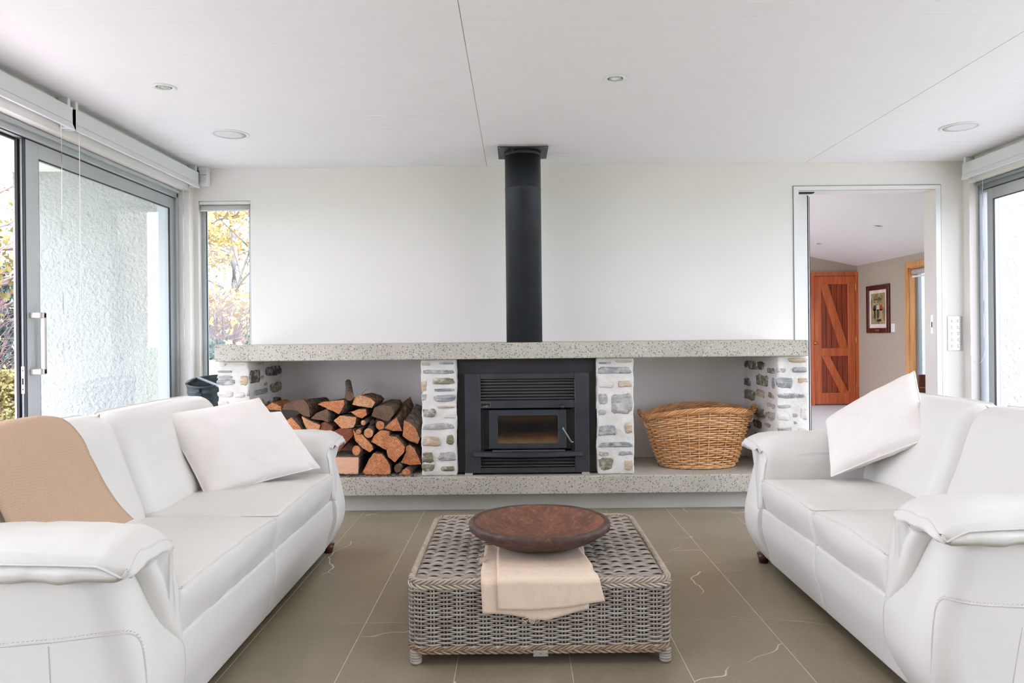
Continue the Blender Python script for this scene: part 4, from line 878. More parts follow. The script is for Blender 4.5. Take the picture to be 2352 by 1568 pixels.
# ================================================================ sofas
def lerp(a, b, f): return a + (b - a) * f
def tab(pts, s):
    if s <= pts[0][0]: return pts[0][1]
    for i in range(len(pts) - 1):
        if s <= pts[i + 1][0]: return lerp(pts[i][1], pts[i + 1][1], (s - pts[i][0]) / (pts[i + 1][0] - pts[i][0]))
    return pts[-1][1]
def sofa(sg, X0, v0, v1, vs_, va0, va1, label, cres):
    """sg -1 faces right, +1 faces left; X0 front edge of the seats; seats v0..v1 split at vs_; arms va0..v0 and v1..va1"""
    W = lambda u, v, z: (X0 + sg * u, v, z)
    t = thing('leather_sofa', label, 'sofa', (X0 + sg * .45, (va0 + va1) / 2, 0), 'pair of white leather sofas facing each other')
    def wr(fn):                                       # local (u, v, z) -> world
        return lambda p: W(*fn(p))
    # base rail panels
    for a, b in ((v0 - .02, vs_ - .002), (vs_ + .002, v1 + .02)):
        def f(p):
            z = p.z; u = p.x
            if u < .2: u += .028 * ((.18 - z) / .13) * (1 if z < .18 else .4) - .012 * math.exp(-((z - .22) / .06) ** 2)
            return (u, p.y, z)
        MB().rbox((.45, (a + b) / 2, .18), (.425, (b - a) / 2, .135), .012, (14, 16, 12), wr(f)).build('base_panel', m_leath, t)
    # seat cushions
    seats = []
    for i, (a, b) in enumerate(((v0 + .003, vs_ - .003), (vs_ + .003, v1 - .003))):
        mv, hv = (a + b) / 2, (b - a) / 2
        def f(p):
            s = (p.y - mv) / hv; u, v, z = p.x, p.y, p.z
            fr_ = max(0, min(1, (.14 - u) / .14))
            crown = .028 * (1 - s ** 2) * (1 if z > .38 else .3)
            if z > .40: z += crown * (.55 + .45 * math.sin(min(1, max(0, u / .30)) * math.pi / 2)) * (1 - .3 * max(0, (u - .35) / .3))
            u -= fr_ * (.018 * (1 - s ** 2) * math.exp(-((z - .39) / .06) ** 2))
            u += fr_ * .024 * max(0, (.42 - z) / .12)
            wv = N3(Vector((u * 3, v * 9, z * 3 + i * 5)), 1) * .006 + .0036 * N3(Vector((u * 6, v * 34, z * 5 + i)), 1) * fr_
            if z > .4: z += wv + .006 * N3(Vector((u * 22, v * 5, 2)), 1) * max(0, 1 - abs(s))
            else: u -= wv * fr_ * 1.2
            return (u, v, z)
        o = MB().rbox((.31, mv, .378), (.31, hv, .078), .026, (26, 30, 12), wr(f)).build('seat_cushion', m_leath, t)
        seats.append((a, b, f))
        q = MB(); P = [W(*f(Vector((.0075, a + .01 + (b - a - .02) * k / 30, .4485)))) for k in range(31)]; q.tube(P, .0028, 6)
        P = [W(*f(Vector((.022 + .0 * k, a + .01 + (b - a - .02) * k / 30, .302)))) for k in range(31)]; q.tube([(x - sg * .006, y, z - .0005) for x, y, z in P], .0032, 6)
        for e in (a + .007, b - .007): q.tube([W(*f(Vector((.008 + .45 * k / 16, e, .4485)))) for k in range(17)], .0026, 6)
        q.build('piping', m_leath, o)
    # back cushions
    for i, (a, b) in enumerate(((v0 - .05, vs_ - .004), (vs_ + .004, v1 + .05))):
        mv, hv = (a + b) / 2, (b - a) / 2
        def f(p):
            s = (p.y - mv) / hv; u, v, z = p.x, p.y, p.z
            g = (z - .42) / .44; u += .115 * g + .035 * g * g
            if p.x < .58: u -= (.030 * math.exp(-((z - .52) / .10) ** 2) + .024 * math.exp(-((z - .76) / .12) ** 2)) * (1 - s ** 4)
            z += .010 * (1 - s * s) * max(0, (g - .5)) - (.035 * max(0, abs(s) - .9) / .1 * max(0, g - .5)) 
            u += .030 * max(0, abs(s) - .86) / .14 * (1 if p.x < .58 else -.5)
            u += .005 * N3(Vector((u * 2, v * 5, z * 5 + i * 3)), 1) + .0025 * N3(Vector((u * 2, v * 16, z * 8)), 1)
            return (u, v, z)
        o = MB().rbox((.58, mv, .64), (.085, hv, .225), .06, (12, 32, 28), wr(f)).build('back_cushion', m_leath, t)
        q = MB()
        for e in (a + .004, b - .004):
            P = [W(*f(Vector((.545, e, .44 + .38 * k / 16)))) for k in range(17)] + [W(*f(Vector((.56 + .05 * k / 4, e + (.012 if e < mv else -.012), .853 + .008 * math.sin(k / 4 * 3.14))))) for k in range(5)]
            q.tube(P, .003, 6)
        q.tube([W(*f(Vector((.61, a + .04 + (b - a - .08) * k / 30, .866)))) for k in range(31)], .003, 6)
        q.build('piping', m_leath, o)
    # back frame
    def f(p): return (p.x + (.04 * (p.z - .1) / .7), p.y, p.z)
    MB().rbox((.76, (v0 + v1) / 2, .42), (.09, (v1 - v0) / 2 + .12, .36), .05, (8, 20, 14), wr(f)).build('back_frame', m_leath, t)
    # arms
    shell0 = crom([(.075, .035), (.03, .10), (-.008, .18), (-.016, .26), (-.004, .34), (.02, .44), (.042, .52), (.075, .572)], 5)
    shell0 = [(p.x, p.y) for p in [Vector((a[0], a[1])) for a in shell0]]
    shell = shell0 + [(.20, .585), (.40, .585), (.60, .59), (.80, .60), (.88, .585), (.915, .5), (.915, .3), (.90, .08), (.86, .035), (.5, .035), (.2, .035)]
    for (outer, inner) in ((va0, v0 - .004), (va1, v1 + .004)):
        dr_ = 1 if inner > outer else -1; wd_ = abs(inner - outer)
        R_ = .105; V = []; n = len(shell); stn = [-.002, -.001, 0, .0015, .006, .012, .02, .034, .055, .08, .105, .14, wd_ - .02, wd_]
        for d in stn:
            ins = R_ - math.sqrt(max(0, R_ ** 2 - (R_ - max(d, 0)) ** 2)) if d < R_ else 0
            if d < 0: ins += -d * 22; d = 0
            ino = .0 if d < wd_ - .001 else .006
            for (u, z) in shell:
                wf = max(0, min(1, (.35 - u) / .30)); wb = max(0, min(1, (u - .6) / .3))
                kk = max(0, min(1, (d - .07) / (wd_ - .07))); kk = kk * kk * (3 - 2 * kk); rec = .10 * kk * max(0, min(1, (z - .30) / .25)) * max(0, min(1, (.45 - u) / .38))
                uu = u + (ins * .95 + ino) * wf - ins * .6 * wb + rec
                zz = z - min(ins * .15, .016) * max(0, min(1, (z - .5) / .07)) + (min(ins * .1, .01) if z < .06 else 0)
                vv = outer + dr_ * d
                V.append(W(uu, vv, zz))
        Fc = [(k * n + i, k * n + (i + 1) % n, (k + 1) * n + (i + 1) % n, (k + 1) * n + i) for k in range(len(stn) - 1) for i in range(n)]
        q = MB(); q.add(V, Fc, 0, True)
        bmc = bmesh.new(); vv = [bmc.verts.new(V[i]) for i in range(n)]; bmc.faces.new(vv); v2 = [bmc.verts.new(V[(len(stn) - 1) * n + i]) for i in range(n)]; bmc.faces.new(v2)
        bmesh.ops.triangulate(bmc, faces=bmc.faces[:]); q.bm(bmc, 0, False)
        sh = q.build('arm_shell', m_leath, t)
        near = outer < inner
        # stitched seams on the outside of the arm nearest the camera
        if near:
            f = cres['face']; fv = lambda z: outer; q = MB(); q.tube([(p.x, fv(p.z) + .0003, p.z) for p in crom([T(a, b, outer) for a, b in f], 6)], .0022, 6)
            f2 = cres['vert']; q.tube([(p.x, fv(p.z) + .0005, p.z) for p in crom([T(a, b, outer) for a, b in f2], 6)], .0018, 6); q.build('seam', m_stitch, sh)
            q = MB(); C = crom([T(a, b, outer) for a, b in f], 30)
            L_ = 0; last = C[0]; nxt = 0
            for p in C:
                L_ += (p - last).length; last = p
                if L_ > nxt and p.z > .25:
                    q.tube([(p.x - .0028, fv(p.z), p.z + .0070), (p.x + .0028, fv(p.z), p.z + .0090)], .0011, 4); nxt = L_ + .009
            o = q.build('stitching', m_stitch, sh); o['kind'] = 'stuff'
        # pad: sweeps along the arm, top and inner side
        cl = [(-.012, .590, .032), (.05, .612, .040), (.13, .613, .044), (.182, .598, .058), (.208, .540, .064), (.218, .46, .055), (.232, .38, .039), (.250, .318, .017)]
        sc = wd_ / .26; C = [Vector((a * sc, b)) for a, b, c in cl]; Hh = [c for a, b, c in cl]
        CC = []; HH = []
        for i in range(len(C) - 1):
            for k in range(4):
                tt = k / 4; CC.append(C[i].lerp(C[i + 1], tt)); HH.append(Hh[i] + (Hh[i + 1] - Hh[i]) * tt)
        CC.append(C[-1]); HH.append(Hh[-1]); m_ = len(CC)
        nrm = []
        for i in range(m_):
            d = (CC[min(i + 1, m_ - 1)] - CC[max(i - 1, 0)]).normalized(); nrm.append(Vector((-d.y, d.x)))
        def outline(fs):
            P = []
            for i in range(m_): P.append((CC[i] + nrm[i] * HH[i] * fs, CC[i]))
            d = (CC[-1] - CC[-2]).normalized(); P.append((CC[-1] + d * HH[-1] * fs, CC[-1]))
            for i in range(m_ - 1, -1, -1): P.append((CC[i] - nrm[i] * HH[i] * fs, CC[i]))
            d = (CC[0] - CC[1]).normalized()
            for k in (-1, 0, 1):
                a = k * math.pi / 4; dd = Vector((d.x * math.cos(a) - d.y * math.sin(a), d.x * math.sin(a) + d.y * math.cos(a)))
                P.append((CC[0] + dd * HH[0] * fs, CC[0]))
            return P
        stn = [(0, .42), (.0015, .60), (.006, .78), (.014, .90), (.028, .975), (.05, 1.0), (.075, .995), (.10, 1.0), (.13, .99)] + [(.13 + .66 * k / 16, 1.0) for k in range(1, 17)] + [(.81, .8), (.83, .3)]
        V = []; np_ = None
        for s_, fs in stn:
            P = outline(fs); np_ = len(P)
            for w_, cc in P:
                z = w_.y; g = tab([(.28, -.008), (.325, -.004), (.40, .002), (.465, .006), (.52, .014), (.56, .026), (.585, .016), (.62, -.006), (.70, .0)], z)
                u = s_ + g * max(0, 1 - s_ / .3); wv_ = w_.x
                pr = Vector((u * 14, wv_ * 16, z * 10)); am = .0075 * math.exp(-s_ / .14) + .0035
                dn = am * N3(pr + Vector((va0, 0, 0)), 1) + .009 * N3(Vector((u * 26 + z * 24, wv_ * 4, 4)), 1) * (math.exp(-((u - .27) / .12) ** 2) + .5 * math.exp(-u / .07))
                dd = (w_ - cc); dd = dd.normalized() * dn if dd.length > 1e-6 else Vector((0, 0))
                zz = z + dd.y + .012 * math.sin(min(1, u / .8) * math.pi) * (1 if z > .6 else 0) - .035 * max(0, (.07 - u)) / .07 * (1 if z > .60 else 0)
                V.append(W(u, outer + dr_ * (wv_ + dd.x), zz))
        K = len(stn); Fc = [(k * np_ + i, k * np_ + (i + 1) % np_, (k + 1) * np_ + (i + 1) % np_, (k + 1) * np_ + i) for k in range(K - 1) for i in range(np_)]
        q = MB(); q.add(V, Fc, 0, True)
        bmc = bmesh.new(); a_ = [bmc.verts.new(V[i]) for i in range(np_)]; bmc.faces.new(a_); b_ = [bmc.verts.new(V[(K - 1) * np_ + i]) for i in range(np_)]; bmc.faces.new(b_)
        bmesh.ops.triangulate(bmc, faces=bmc.faces[:]); q.bm(bmc, 0, True)
        pd = q.build('arm_pad', m_leath, t)
        # piping: inner edge of the front wrap and the side of the pad
        q = MB(); idx_in = [i for i in range(3 * 4, m_)]
        q.tube([V[3 * np_ + i] for i in idx_in], .0032, 6)
        lo = m_ + 1 + (m_ - 1)                     # underside index of first centre point
        iu = np_ - 3
        q.tube([V[k * np_ + iu] for k in range(3, K - 2)], .0030, 6)
        q.tube([V[3 * np_ + i] for i in range(0, 13)], .0026, 6)
        q.build('piping', m_leath, pd)
        q = MB(); q.tube([W(.05 + .84 * k / 20, outer + dr_ * .012, .583 + .003 * math.sin(k)) for k in range(21)], .0055, 8); q.build('welt', m_leath, sh)
    for u in (.075, .82):
        for v in (va0 + .10, va1 - .10):
            MB().lathe([(.022, 0), (.026, .02), (.034, .046)], 16, W(u, v, 0)).build('foot', m_mahog, t)
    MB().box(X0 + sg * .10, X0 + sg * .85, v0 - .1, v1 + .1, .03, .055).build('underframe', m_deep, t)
    return t
cl_ = dict(face=[(-160, 1497), (-60, 1490), (60, 1480), (160, 1470), (250, 1458), (300, 1456), (322, 1472), (331, 1510), (336, 1560), (340, 1640)], vert=[(111, 1484), (113, 1530), (118, 1600)])
cr_ = dict(face=[(2480, 1402), (2352, 1395), (2258, 1390), (2213, 1384), (2178, 1376), (2163, 1377), (2151, 1392), (2145, 1425), (2141, 1480), (2137, 1600)], vert=[(2349, 1440), (2338, 1500), (2322, 1600)])
SL = sofa(-1, -.955, 2.10, 3.85, 2.95, 1.85, 4.11, 'white leather sofa on the left with a tan throw and two cushions', cl_)
SR = sofa(+1, 1.17, 2.365, 3.58, 2.957, 2.09, 3.86, 'white leather sofa on the right holding a single tilted cushion', cr_)

# ================================================================ cushions
def cushion(TL, TR, BR, BL, th, label, seed, nrm_hint, group, sag=.0):
    TL, TR, BR, BL = [Vector(p) for p in (TL, TR, BR, BL)]
    c = (TL + TR + BR + BL) / 4; nr = (TR - BL).cross(TL - BR).normalized()
    if nr.dot(Vector(nrm_hint)) < 0: nr = -nr
    n = 28
    def pos(a, b, s):                                 # a, b in -1..1
        ea = a * (1 - .035 * (1 - b * b) ** 1 * abs(a) ** 3); eb = b * (1 - .035 * (1 - a * a) * abs(b) ** 3)
        x, y = (ea + 1) / 2, (eb + 1) / 2
        p = (BL * (1 - x) + BR * x) * (1 - y) + (TL * (1 - x) + TR * x) * y
        h = th * (max(0, (1 - a ** 2)) ** .5 * max(0, (1 - b ** 2)) ** .5) ** .78
        h *= 1 + .10 * N3(Vector((a * 1.3, b * 1.3, seed)), 1)
        edge = max(abs(a), abs(b))
        h += .0065 * N3(Vector((a * 4, b * 10, seed + s * 4)), 1) * (1 - edge ** 6) + .010 * N3(Vector((a * 3 + 5, b * 3, seed)), 1) * (1 - edge ** 4)
        h += .0045 * math.exp(-((edge - .88) / .08) ** 2) * N3(Vector((a * 14, b * 14, seed)), 1)
        return p + nr * (h * s)
    t = thing('cushion', label, 'cushion', (c.x, c.y, min(TL.z, TR.z, BR.z, BL.z)), group)
    q = MB()
    tr_ = lambda f: math.sin((2 * f - 1) * math.pi / 2) * .5 + (2 * f - 1) * .5
    for s in (1, -1): q.grid(lambda u, v: pos(tr_(u), tr_(v), s), n, n)
    q.build('cover', m_cush, t)
    q = MB(); P = []
    for k in range(n): P.append(pos(tr_(k / n), -1, 0))
    for k in range(n): P.append(pos(1, tr_(k / n), 0))
    for k in range(n): P.append(pos(-tr_(k / n), 1, 0))
    for k in range(n): P.append(pos(-1, -tr_(k / n), 0))
    q.tube(P, .0042, 6, 0, True); q.build('piping', m_cush, t)
    return t
cushion((-1.600, 3.33, .822), (-1.290, 3.70, .862), (-1.015, 3.655, .515), (-1.385, 3.295, .455), .085, 'cream square cushion in front on the left sofa, leaning on the back', 3, (1, -1, .3), 'plain cream cushions on the sofas')
cushion(T(515, 950, 3.66), T(644, 946, 3.84), (-1.00, 3.74, .505), (-1.30, 3.52, .50), .055, 'cream cushion on the left sofa mostly hidden behind the front one', 8, (1, -1, .3), 'plain cream cushions on the sofas')
BLc = T(1910, 1094, 3.44)
cushion(T(1897, 965, 3.70), T(2100, 853, 3.44), T(2140, 1004, 3.16), BLc, .075, 'cream cushion balanced on its corner against the back of the right sofa', 5, (-1, -1, .2), 'plain cream cushions on the sofas')

# ================================================================ throw on the left sofa
prof = crom([Vector((u, z, 0)) for u, z in ((.945, .52), (.935, .66), (.90, .80), (.83, .868), (.73, .892), (.655, .880), (.597, .82), (.565, .74), (.535, .66), (.495, .58), (.465, .53), (.452, .505))], 6)
NP = len(prof) - 1
def thr(s, f):
    p = prof[int(s)]; v0_ = 2.135
    tt = s / NP
    e = 2.60 + .03 * math.sin(tt * 3) - .03 * max(0, .5 - tt) + (.10 * max(0, (tt - .62)) / .38 if tt > .62 else 0)
    v = v0_ + (e - v0_) * f
    d = .006 * N3(Vector((tt * 4, v * 7, 1)), 1) + .004 * N3(Vector((tt * 9, v * 16, 5)), 1)
    nx = prof[min(int(s) + 1, NP)] - prof[max(int(s) - 1, 0)]; nn_ = Vector((nx.y, -nx.x)); nn_.normalize()
    if nn_.y < 0 and tt > .2 and abs(nn_.y) > .2: nn_ = -nn_
    sgn = -1 if (nn_.x > 0 and tt > .35) else 1
    nn_ = nn_ * sgn
    return p.x + nn_.x * (.004 + d), v, p.y + abs(nn_.y) * (.004 + d) , nn_
q = MB(); nf = 24; top = []; bot = []
for i in range(NP + 1):
    for j in range(nf + 1):
        u, v, z, nn_ = thr(i, j / nf); top.append((-.955 - u, v, z)); bot.append((-.955 - (u - nn_.x * .004), v, z - abs(nn_.y) * .004))
R_ = nf + 1; off = len(top); V = top + bot; Fc = []
for i in range(NP):
    for j in range(nf):
        Fc.append((i * R_ + j, (i + 1) * R_ + j, (i + 1) * R_ + j + 1, i * R_ + j + 1)); Fc.append(tuple(off + k for k in (i * R_ + j, i * R_ + j + 1, (i + 1) * R_ + j + 1, (i + 1) * R_ + j)))
for i in range(NP):
    for j in (0, nf): Fc.append((i * R_ + j, (i + 1) * R_ + j, off + (i + 1) * R_ + j, off + i * R_ + j))
for j in range(nf):
    for i in (0, NP): Fc.append((i * R_ + j, i * R_ + j + 1, off + i * R_ + j + 1, off + i * R_ + j))
q.add(V, Fc, 0, True); tag(q.build('throw_blanket', m_linen), 'tan linen throw draped over the back of the left sofa', 'throw')

# ================================================================ rattan coffee table
tx0, tx1, ty0, ty1, tz0, tz1 = -.398, .548, 2.60, 3.555, .050, .304
ct = thing('rattan_coffee_table', 'square grey woven rattan coffee table between the two sofas', 'table', ((tx0 + tx1) / 2, (ty0 + ty1) / 2, 0))
def rrect(x0, x1, y0, y1, r, step, z=0):
    """rounded rectangle, evenly stepped list of (x, y, nx, ny)"""
    P = []; k = 8
    for cx_, cy_, a0 in ((x1 - r, y0 + r, -math.pi / 2), (x1 - r, y1 - r, 0), (x0 + r, y1 - r, math.pi / 2), (x0 + r, y0 + r, math.pi)):
        for i in range(k + 1):
            a = a0 + math.pi / 2 * i / k; P.append((cx_ + r * math.cos(a), cy_ + r * math.sin(a), math.cos(a), math.sin(a)))
    P.append(P[0]); out = []; L_ = [0]
    for i in range(1, len(P)): L_.append(L_[-1] + math.hypot(P[i][0] - P[i - 1][0], P[i][1] - P[i - 1][1]))
    n = step if isinstance(step, int) else int(L_[-1] / step); i = 0
    for k in range(n):
        s = L_[-1] * k / n
        while L_[i + 1] < s: i += 1
        f = (s - L_[i]) / (L_[i + 1] - L_[i]); out.append(tuple(P[i][c] + (P[i + 1][c] - P[i][c]) * f for c in range(4)))
    return out, L_[-1]
NS = 78                                             # stakes round the sides (pairs)
path, per = rrect(tx0 + .012, tx1 - .012, ty0 + .012, ty1 - .012, .055, NS * 8)
rows = 27; rh = (tz1 - .036 - tz0 - .012) / rows
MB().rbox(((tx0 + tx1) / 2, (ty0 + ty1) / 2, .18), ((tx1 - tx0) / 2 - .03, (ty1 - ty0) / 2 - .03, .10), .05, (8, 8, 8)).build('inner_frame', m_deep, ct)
wme = []
for par in (0, 1):
    P = [(x + nx * .0085 * math.cos(math.pi * k / 8 + math.pi * par), y + ny * .0085 * math.cos(math.pi * k / 8 + math.pi * par), 0) for k, (x, y, nx, ny) in enumerate(path)]
    wme.append(MB().tube(P, .0038, 6, 0, True).mesh('weaver', m_wick, (0, 0, 0), False))
for r in range(rows):
    z = tz0 + .014 + rh * (r + .5)
    piece('weaver', wme[r % 2], ct, (0, 0, z))
sp_ = per / NS
for k in range(NS):
    x, y, nx, ny = path[k * 8]; txx, tyy = -ny, nx
    if k == 0: 
        sme = MB()
        for s in (-.0056, .0056): sme.tube([(0, s, tz0 + .004), (0, s, tz1 - .022)], .0037, 6)
        sme = sme.mesh('stake', m_wick, (0, 0, 0), False)
    o = piece('stake', sme, ct, (x, y, 0)); o.rotation_euler = (0, 0, math.atan2(ny, nx))
def braid(par, name, P, rad, tw, m_, nst=3, amp=.006, flat=.6):
    """strands twisted round a closed path P (x, y, nx, ny) at height z"""
    for s in range(nst):
        pts = []
        for k, (x, y, nx, ny, z) in enumerate(P):
            a = 2 * math.pi * (k * tw / len(P) + s / nst); pts.append((x + nx * amp * math.cos(a), y + ny * amp * math.cos(a), z + amp * math.sin(a) * 1.0))
        MB().tube(pts, rad, 6, 0, True).build(name, m_, par)
def rp_(off, z, r=.06): return [(a, b, c, d, z) for a, b, c, d in rrect(tx0 + off, tx1 - off, ty0 + off, ty1 - off, r, 900)[0]]
braid(ct, 'rim_strand', rp_(.012, tz1 - .008), .0046, 44, m_wickt, 4, .0075)
braid(ct, 'rim_strand', rp_(.008, tz1 - .025), .0044, -44, m_wickt, 3, .0062)
braid(ct, 'base_strand', rp_(.008, tz0 + .012), .0043, 44, m_wickb, 4, .0065)
braid(ct, 'base_strand', rp_(.008, tz0 + .001), .0042, -44, m_wickb, 3, .0058)
# top strands running across, over and under the hidden ribs
ns_t = 168; x0_, x1_ = tx0 + .022, tx1 - .022; y0_, y1_ = ty0 + .022, ty1 - .020
cw = (x1_ - x0_) / 20; sm_ = []
for par in (0, 1):
    for vr in range(3):
        P = []
        for i in range(20 * 6 + 1):
            x = x0_ + (x1_ - x0_) * i / 120; a = math.pi * i / 6
            P.append((x, 0, .0075 * abs(math.sin(a)) ** .8 * (1 if (int(i / 6) + par) % 2 else -.22) + .0004 * vr))
        sm_.append(MB().tube(P, .0035, 6, 0).mesh('strand', m_wick, (0, 0, 0), False))
for k in range(ns_t):
    band = int(k / 5.6); y = y0_ + (y1_ - y0_) * k / (ns_t - 1)
    piece('strand', sm_[(band % 2) * 3 + k % 3], ct, (0, y, tz1 - .0135))
MB().box(x0_, x1_, y0_, y1_, tz1 - .035, tz1 - .022).build('top_backing', m_wickb, ct)
for x in (tx0 + .030, tx1 - .030):
    for y in (ty0 + .032, ty1 - .032):
        q = MB()
        q.lathe([(.008, 0), (.015, .001), (.017, .004), (.015, .009)], 20, (x, y, 0))
        for j in range(5):
            P = [(x + .0165 * math.cos(a), y + .0165 * math.sin(a), .009 + j * .0095) for a in [2 * math.pi * i / 20 for i in range(20)]]; q.tube(P, .0055, 6, 0, True)
        q.lathe([(.015, .006), (.015, .06)], 16, (x, y, 0)); q.build('leg', m_wick, ct)
# metal maker's tag
a0_, a1_, b0_, b1_ = box_px((900, 1130, 3.36), 1091, 1221, 1206, 1266, ty0 - .008)
tg = MB().box(a0_, a1_, ty0 - .0095, ty0 - .0078, b0_, b1_, 0, .0006).build('metal_tag', m_ss, ct)
q = MB()
for x in (a0_ + .004, a1_ - .004):
    for z in ((b0_ + b1_) / 2,): q.lathe([(.0022, 0), (.0016, .0012), (0, .0015)], 10).v = q.v
q = MB()
for x in (a0_ + .0035, a1_ - .0035): q.tube([(x, ty0 - .0092, (b0_ + b1_) / 2), (x, ty0 - .0108, (b0_ + b1_) / 2)], .0022, 10)
q.build('rivet', m_alud, tg)
lettering('M', .0145, ((a0_ + a1_) / 2, ty0 - .0098, b0_ + .0042), tg, m_alud, 0, .0003)

# ---------------------------------------------------------------- linen runner, folded, hanging over the front edge
def drape(corn, z_off, seed, bottom, name=None):
    """corn: left/right x as functions of path length; goes from under the bowl to the hem"""
    zt_ = tz1 + .004 + z_off; yf = ty0 - .0095 - z_off; L1_ = 3.02 - (ty0 + .02)
    V = []; nu, nv = 30, 54
    def hemz(f): return bottom(f)
    for i in range(nu + 1):
        f = i / nu; hz_ = hemz(f); tot = L1_ + .034 + (zt_ - .02 - hz_)
        for j in range(nv + 1):
            s = tot * j / nv
            if s < L1_: y, z, ny, nz = 3.02 - s, zt_, 0, 1
            elif s < L1_ + .034:
                a = (s - L1_) / .034 * math.pi / 2; r = .0215; y, z, ny, nz = ty0 + .02 - (.02 + .0095 + z_off) * math.sin(a), zt_ - .02 + .02 * math.cos(a), -math.sin(a), math.cos(a)
            else: y, z, ny, nz = yf, zt_ - .02 - (s - L1_ - .034), -1, 0
            x = corn(s / tot, f)
            d = .0022 * N3(Vector((x * 18, s * 9, seed)), 1) + .0012 * N3(Vector((x * 50, s * 30, seed)), 1) + .002
            d += .002 * math.exp(-((s - .33) / .012) ** 2) + .002 * math.exp(-((s - .425) / .012) ** 2)
            V.append((x, y + ny * d, z + nz * d))
    return V, nu, nv
def cloth(V, nu, nv, th, q):
    R_ = nv + 1; n = len(V); V2 = [(x, y + .0002, z) if z < .30 else (x, y, z - .0001) for x, y, z in V]
    W2 = []
    for (x, y, z) in V: W2.append((x, y + th if y < ty0 + .005 else y, z - (th if z > .29 else 0)))
    Fc = [(i * R_ + j, (i + 1) * R_ + j, (i + 1) * R_ + j + 1, i * R_ + j + 1) for i in range(nu) for j in range(nv)]
    Fb = [tuple(n + k for k in f[::-1]) for f in Fc]
    E = [(i * R_ + j, (i + 1) * R_ + j, n + (i + 1) * R_ + j, n + i * R_ + j) for i in range(nu) for j in (0, nv)] + [(i * R_ + j, i * R_ + j + 1, n + i * R_ + j + 1, n + i * R_ + j) for j in range(nv) for i in (0, nu)]
    q.add(V + W2, Fc + Fb + E, 0, True)
def xat(px, py, y=ty0 - .01): return T(px, py, y).x
lr = thing('linen_runner', 'folded natural linen runner under the wooden bowl, hanging over the table front', 'cloth', (.1, 2.8, tz1))
lowL = [(0, -.135), (.5, -.135), (.62, -.137), (1, -.128)]; lowR = [(0, .265), (.55, .25), (1, .245)]
def hem_low(f): return tab([(0, .192), (.25, .187), (.40, .176), (.47, .160), (.52, .168), (.60, .166), (.75, .180), (1, .206)], f) + .003 * N3(Vector((f * 30, 0, 0)), 1)
V, nu, nv = drape(lambda s, f: lerp(tab(lowL, s), tab(lowR, s), f) + .002 * N3(Vector((s * 20, f * 3, 2)), 1), .0, 2, hem_low)
q = MB(); cloth(V, nu, nv, .0025, q); q.build('lower_layer', m_runner, lr)
upL = [(0, -.085), (.5, -.082), (1, -.072)]; upR = [(0, .235), (.45, .262), (.6, .272), (.72, .268), (1, .300)]
def hem_up(f): return tab([(0, .206), (.3, .203), (.65, .212), (1, .234)], f) + .0012 * N3(Vector((f * 30, 5, 0)), 1)
V, nu, nv = drape(lambda s, f: lerp(tab(upL, s), tab(upR, s), f) + .0015 * N3(Vector((s * 16, f * 3, 9)), 1), .0075, 7, hem_up)
q = MB(); cloth(V, nu, nv, .0025, q); q.build('upper_layer', m_runner, lr)
q = MB(); rr = random.Random(3)
for k in range(14):                                  # frayed threads
    x = -.135 + rr.uniform(-.012, .012); y = rr.uniform(2.78, 2.86); P = [(x, y, tz1 + .012)]
    for j in range(6): P.append((P[-1][0] + rr.uniform(-.008, .006), P[-1][1] + rr.uniform(-.012, .006), tz1 + rr.uniform(.006, .016)))
    q.tube(crom(P, 3), .0011, 4)
for k in range(6):
    x = .045 + rr.uniform(-.02, .03); P = [(x, ty0 - .016, .180)]
    for j in range(4): P.append((P[-1][0] + rr.uniform(-.01, .01), ty0 - .018 + rr.uniform(-.002, .002), P[-1][2] - rr.uniform(.003, .008)))
    q.tube(crom(P, 3), .001, 4)
o = q.build('frayed_thread', m_runner, lr); o['kind'] = 'stuff'
# ---------------------------------------------------------------- bowl
bz = tz1 + .0155; BX, BY = .086, 3.005
bw_ = thing('wooden_bowl', 'wide shallow dark carved wooden bowl on the coffee table', 'bowl', (BX, BY, bz))
n = 96; V = []; P_in = [(.0, .022), (.06, .022), (.12, .026), (.17, .038), (.21, .055), (.24, .074), (.262, .094)]; P_out = [(.284, .0925), (.2865, .088), (.284, .068), (.276, .062), (.25, .045), (.21, .024), (.17, .009), (.13, .001), (.06, 0), (0, 0)]
q = MB(); q.lathe([(r, z) for r, z in P_in[::-1]], n, (BX, BY, bz), cap0=False); 
q.v = [(x + .001 * N3(Vector((x, y, z)) * 30, 1), y, z + .0016 * N3(Vector((x, y, z)) * 18, 1)) for x, y, z in q.v]
q.build('inside', m_bowl, bw_)
q = MB(); q.lathe([(.262, .094), (.2665, .0965), (.281, .0955)] + P_out, n, (BX, BY, bz), cap0=False)
def fac(x, y, z):
    a = math.atan2(y - BY, x - BX); k = round(a / (2 * math.pi / 40)) * (2 * math.pi / 40); r = math.hypot(x - BX, y - BY)
    if r < .2: return (x, y, z)
    d = (1 - math.cos(a - k)) * -.35 + .0022 * N3(Vector((k * 5, z * 8, 0)), 1) + .0012 * N3(Vector((x * 25, y * 25, z * 25)), 1)
    return (x + (x - BX) / r * d, y + (y - BY) / r * d, z + .0016 * N3(Vector((x * 9, y * 9, 0)), 1))
q.v = [fac(*p) for p in q.v]; q.build('outside', m_bowlr, bw_)

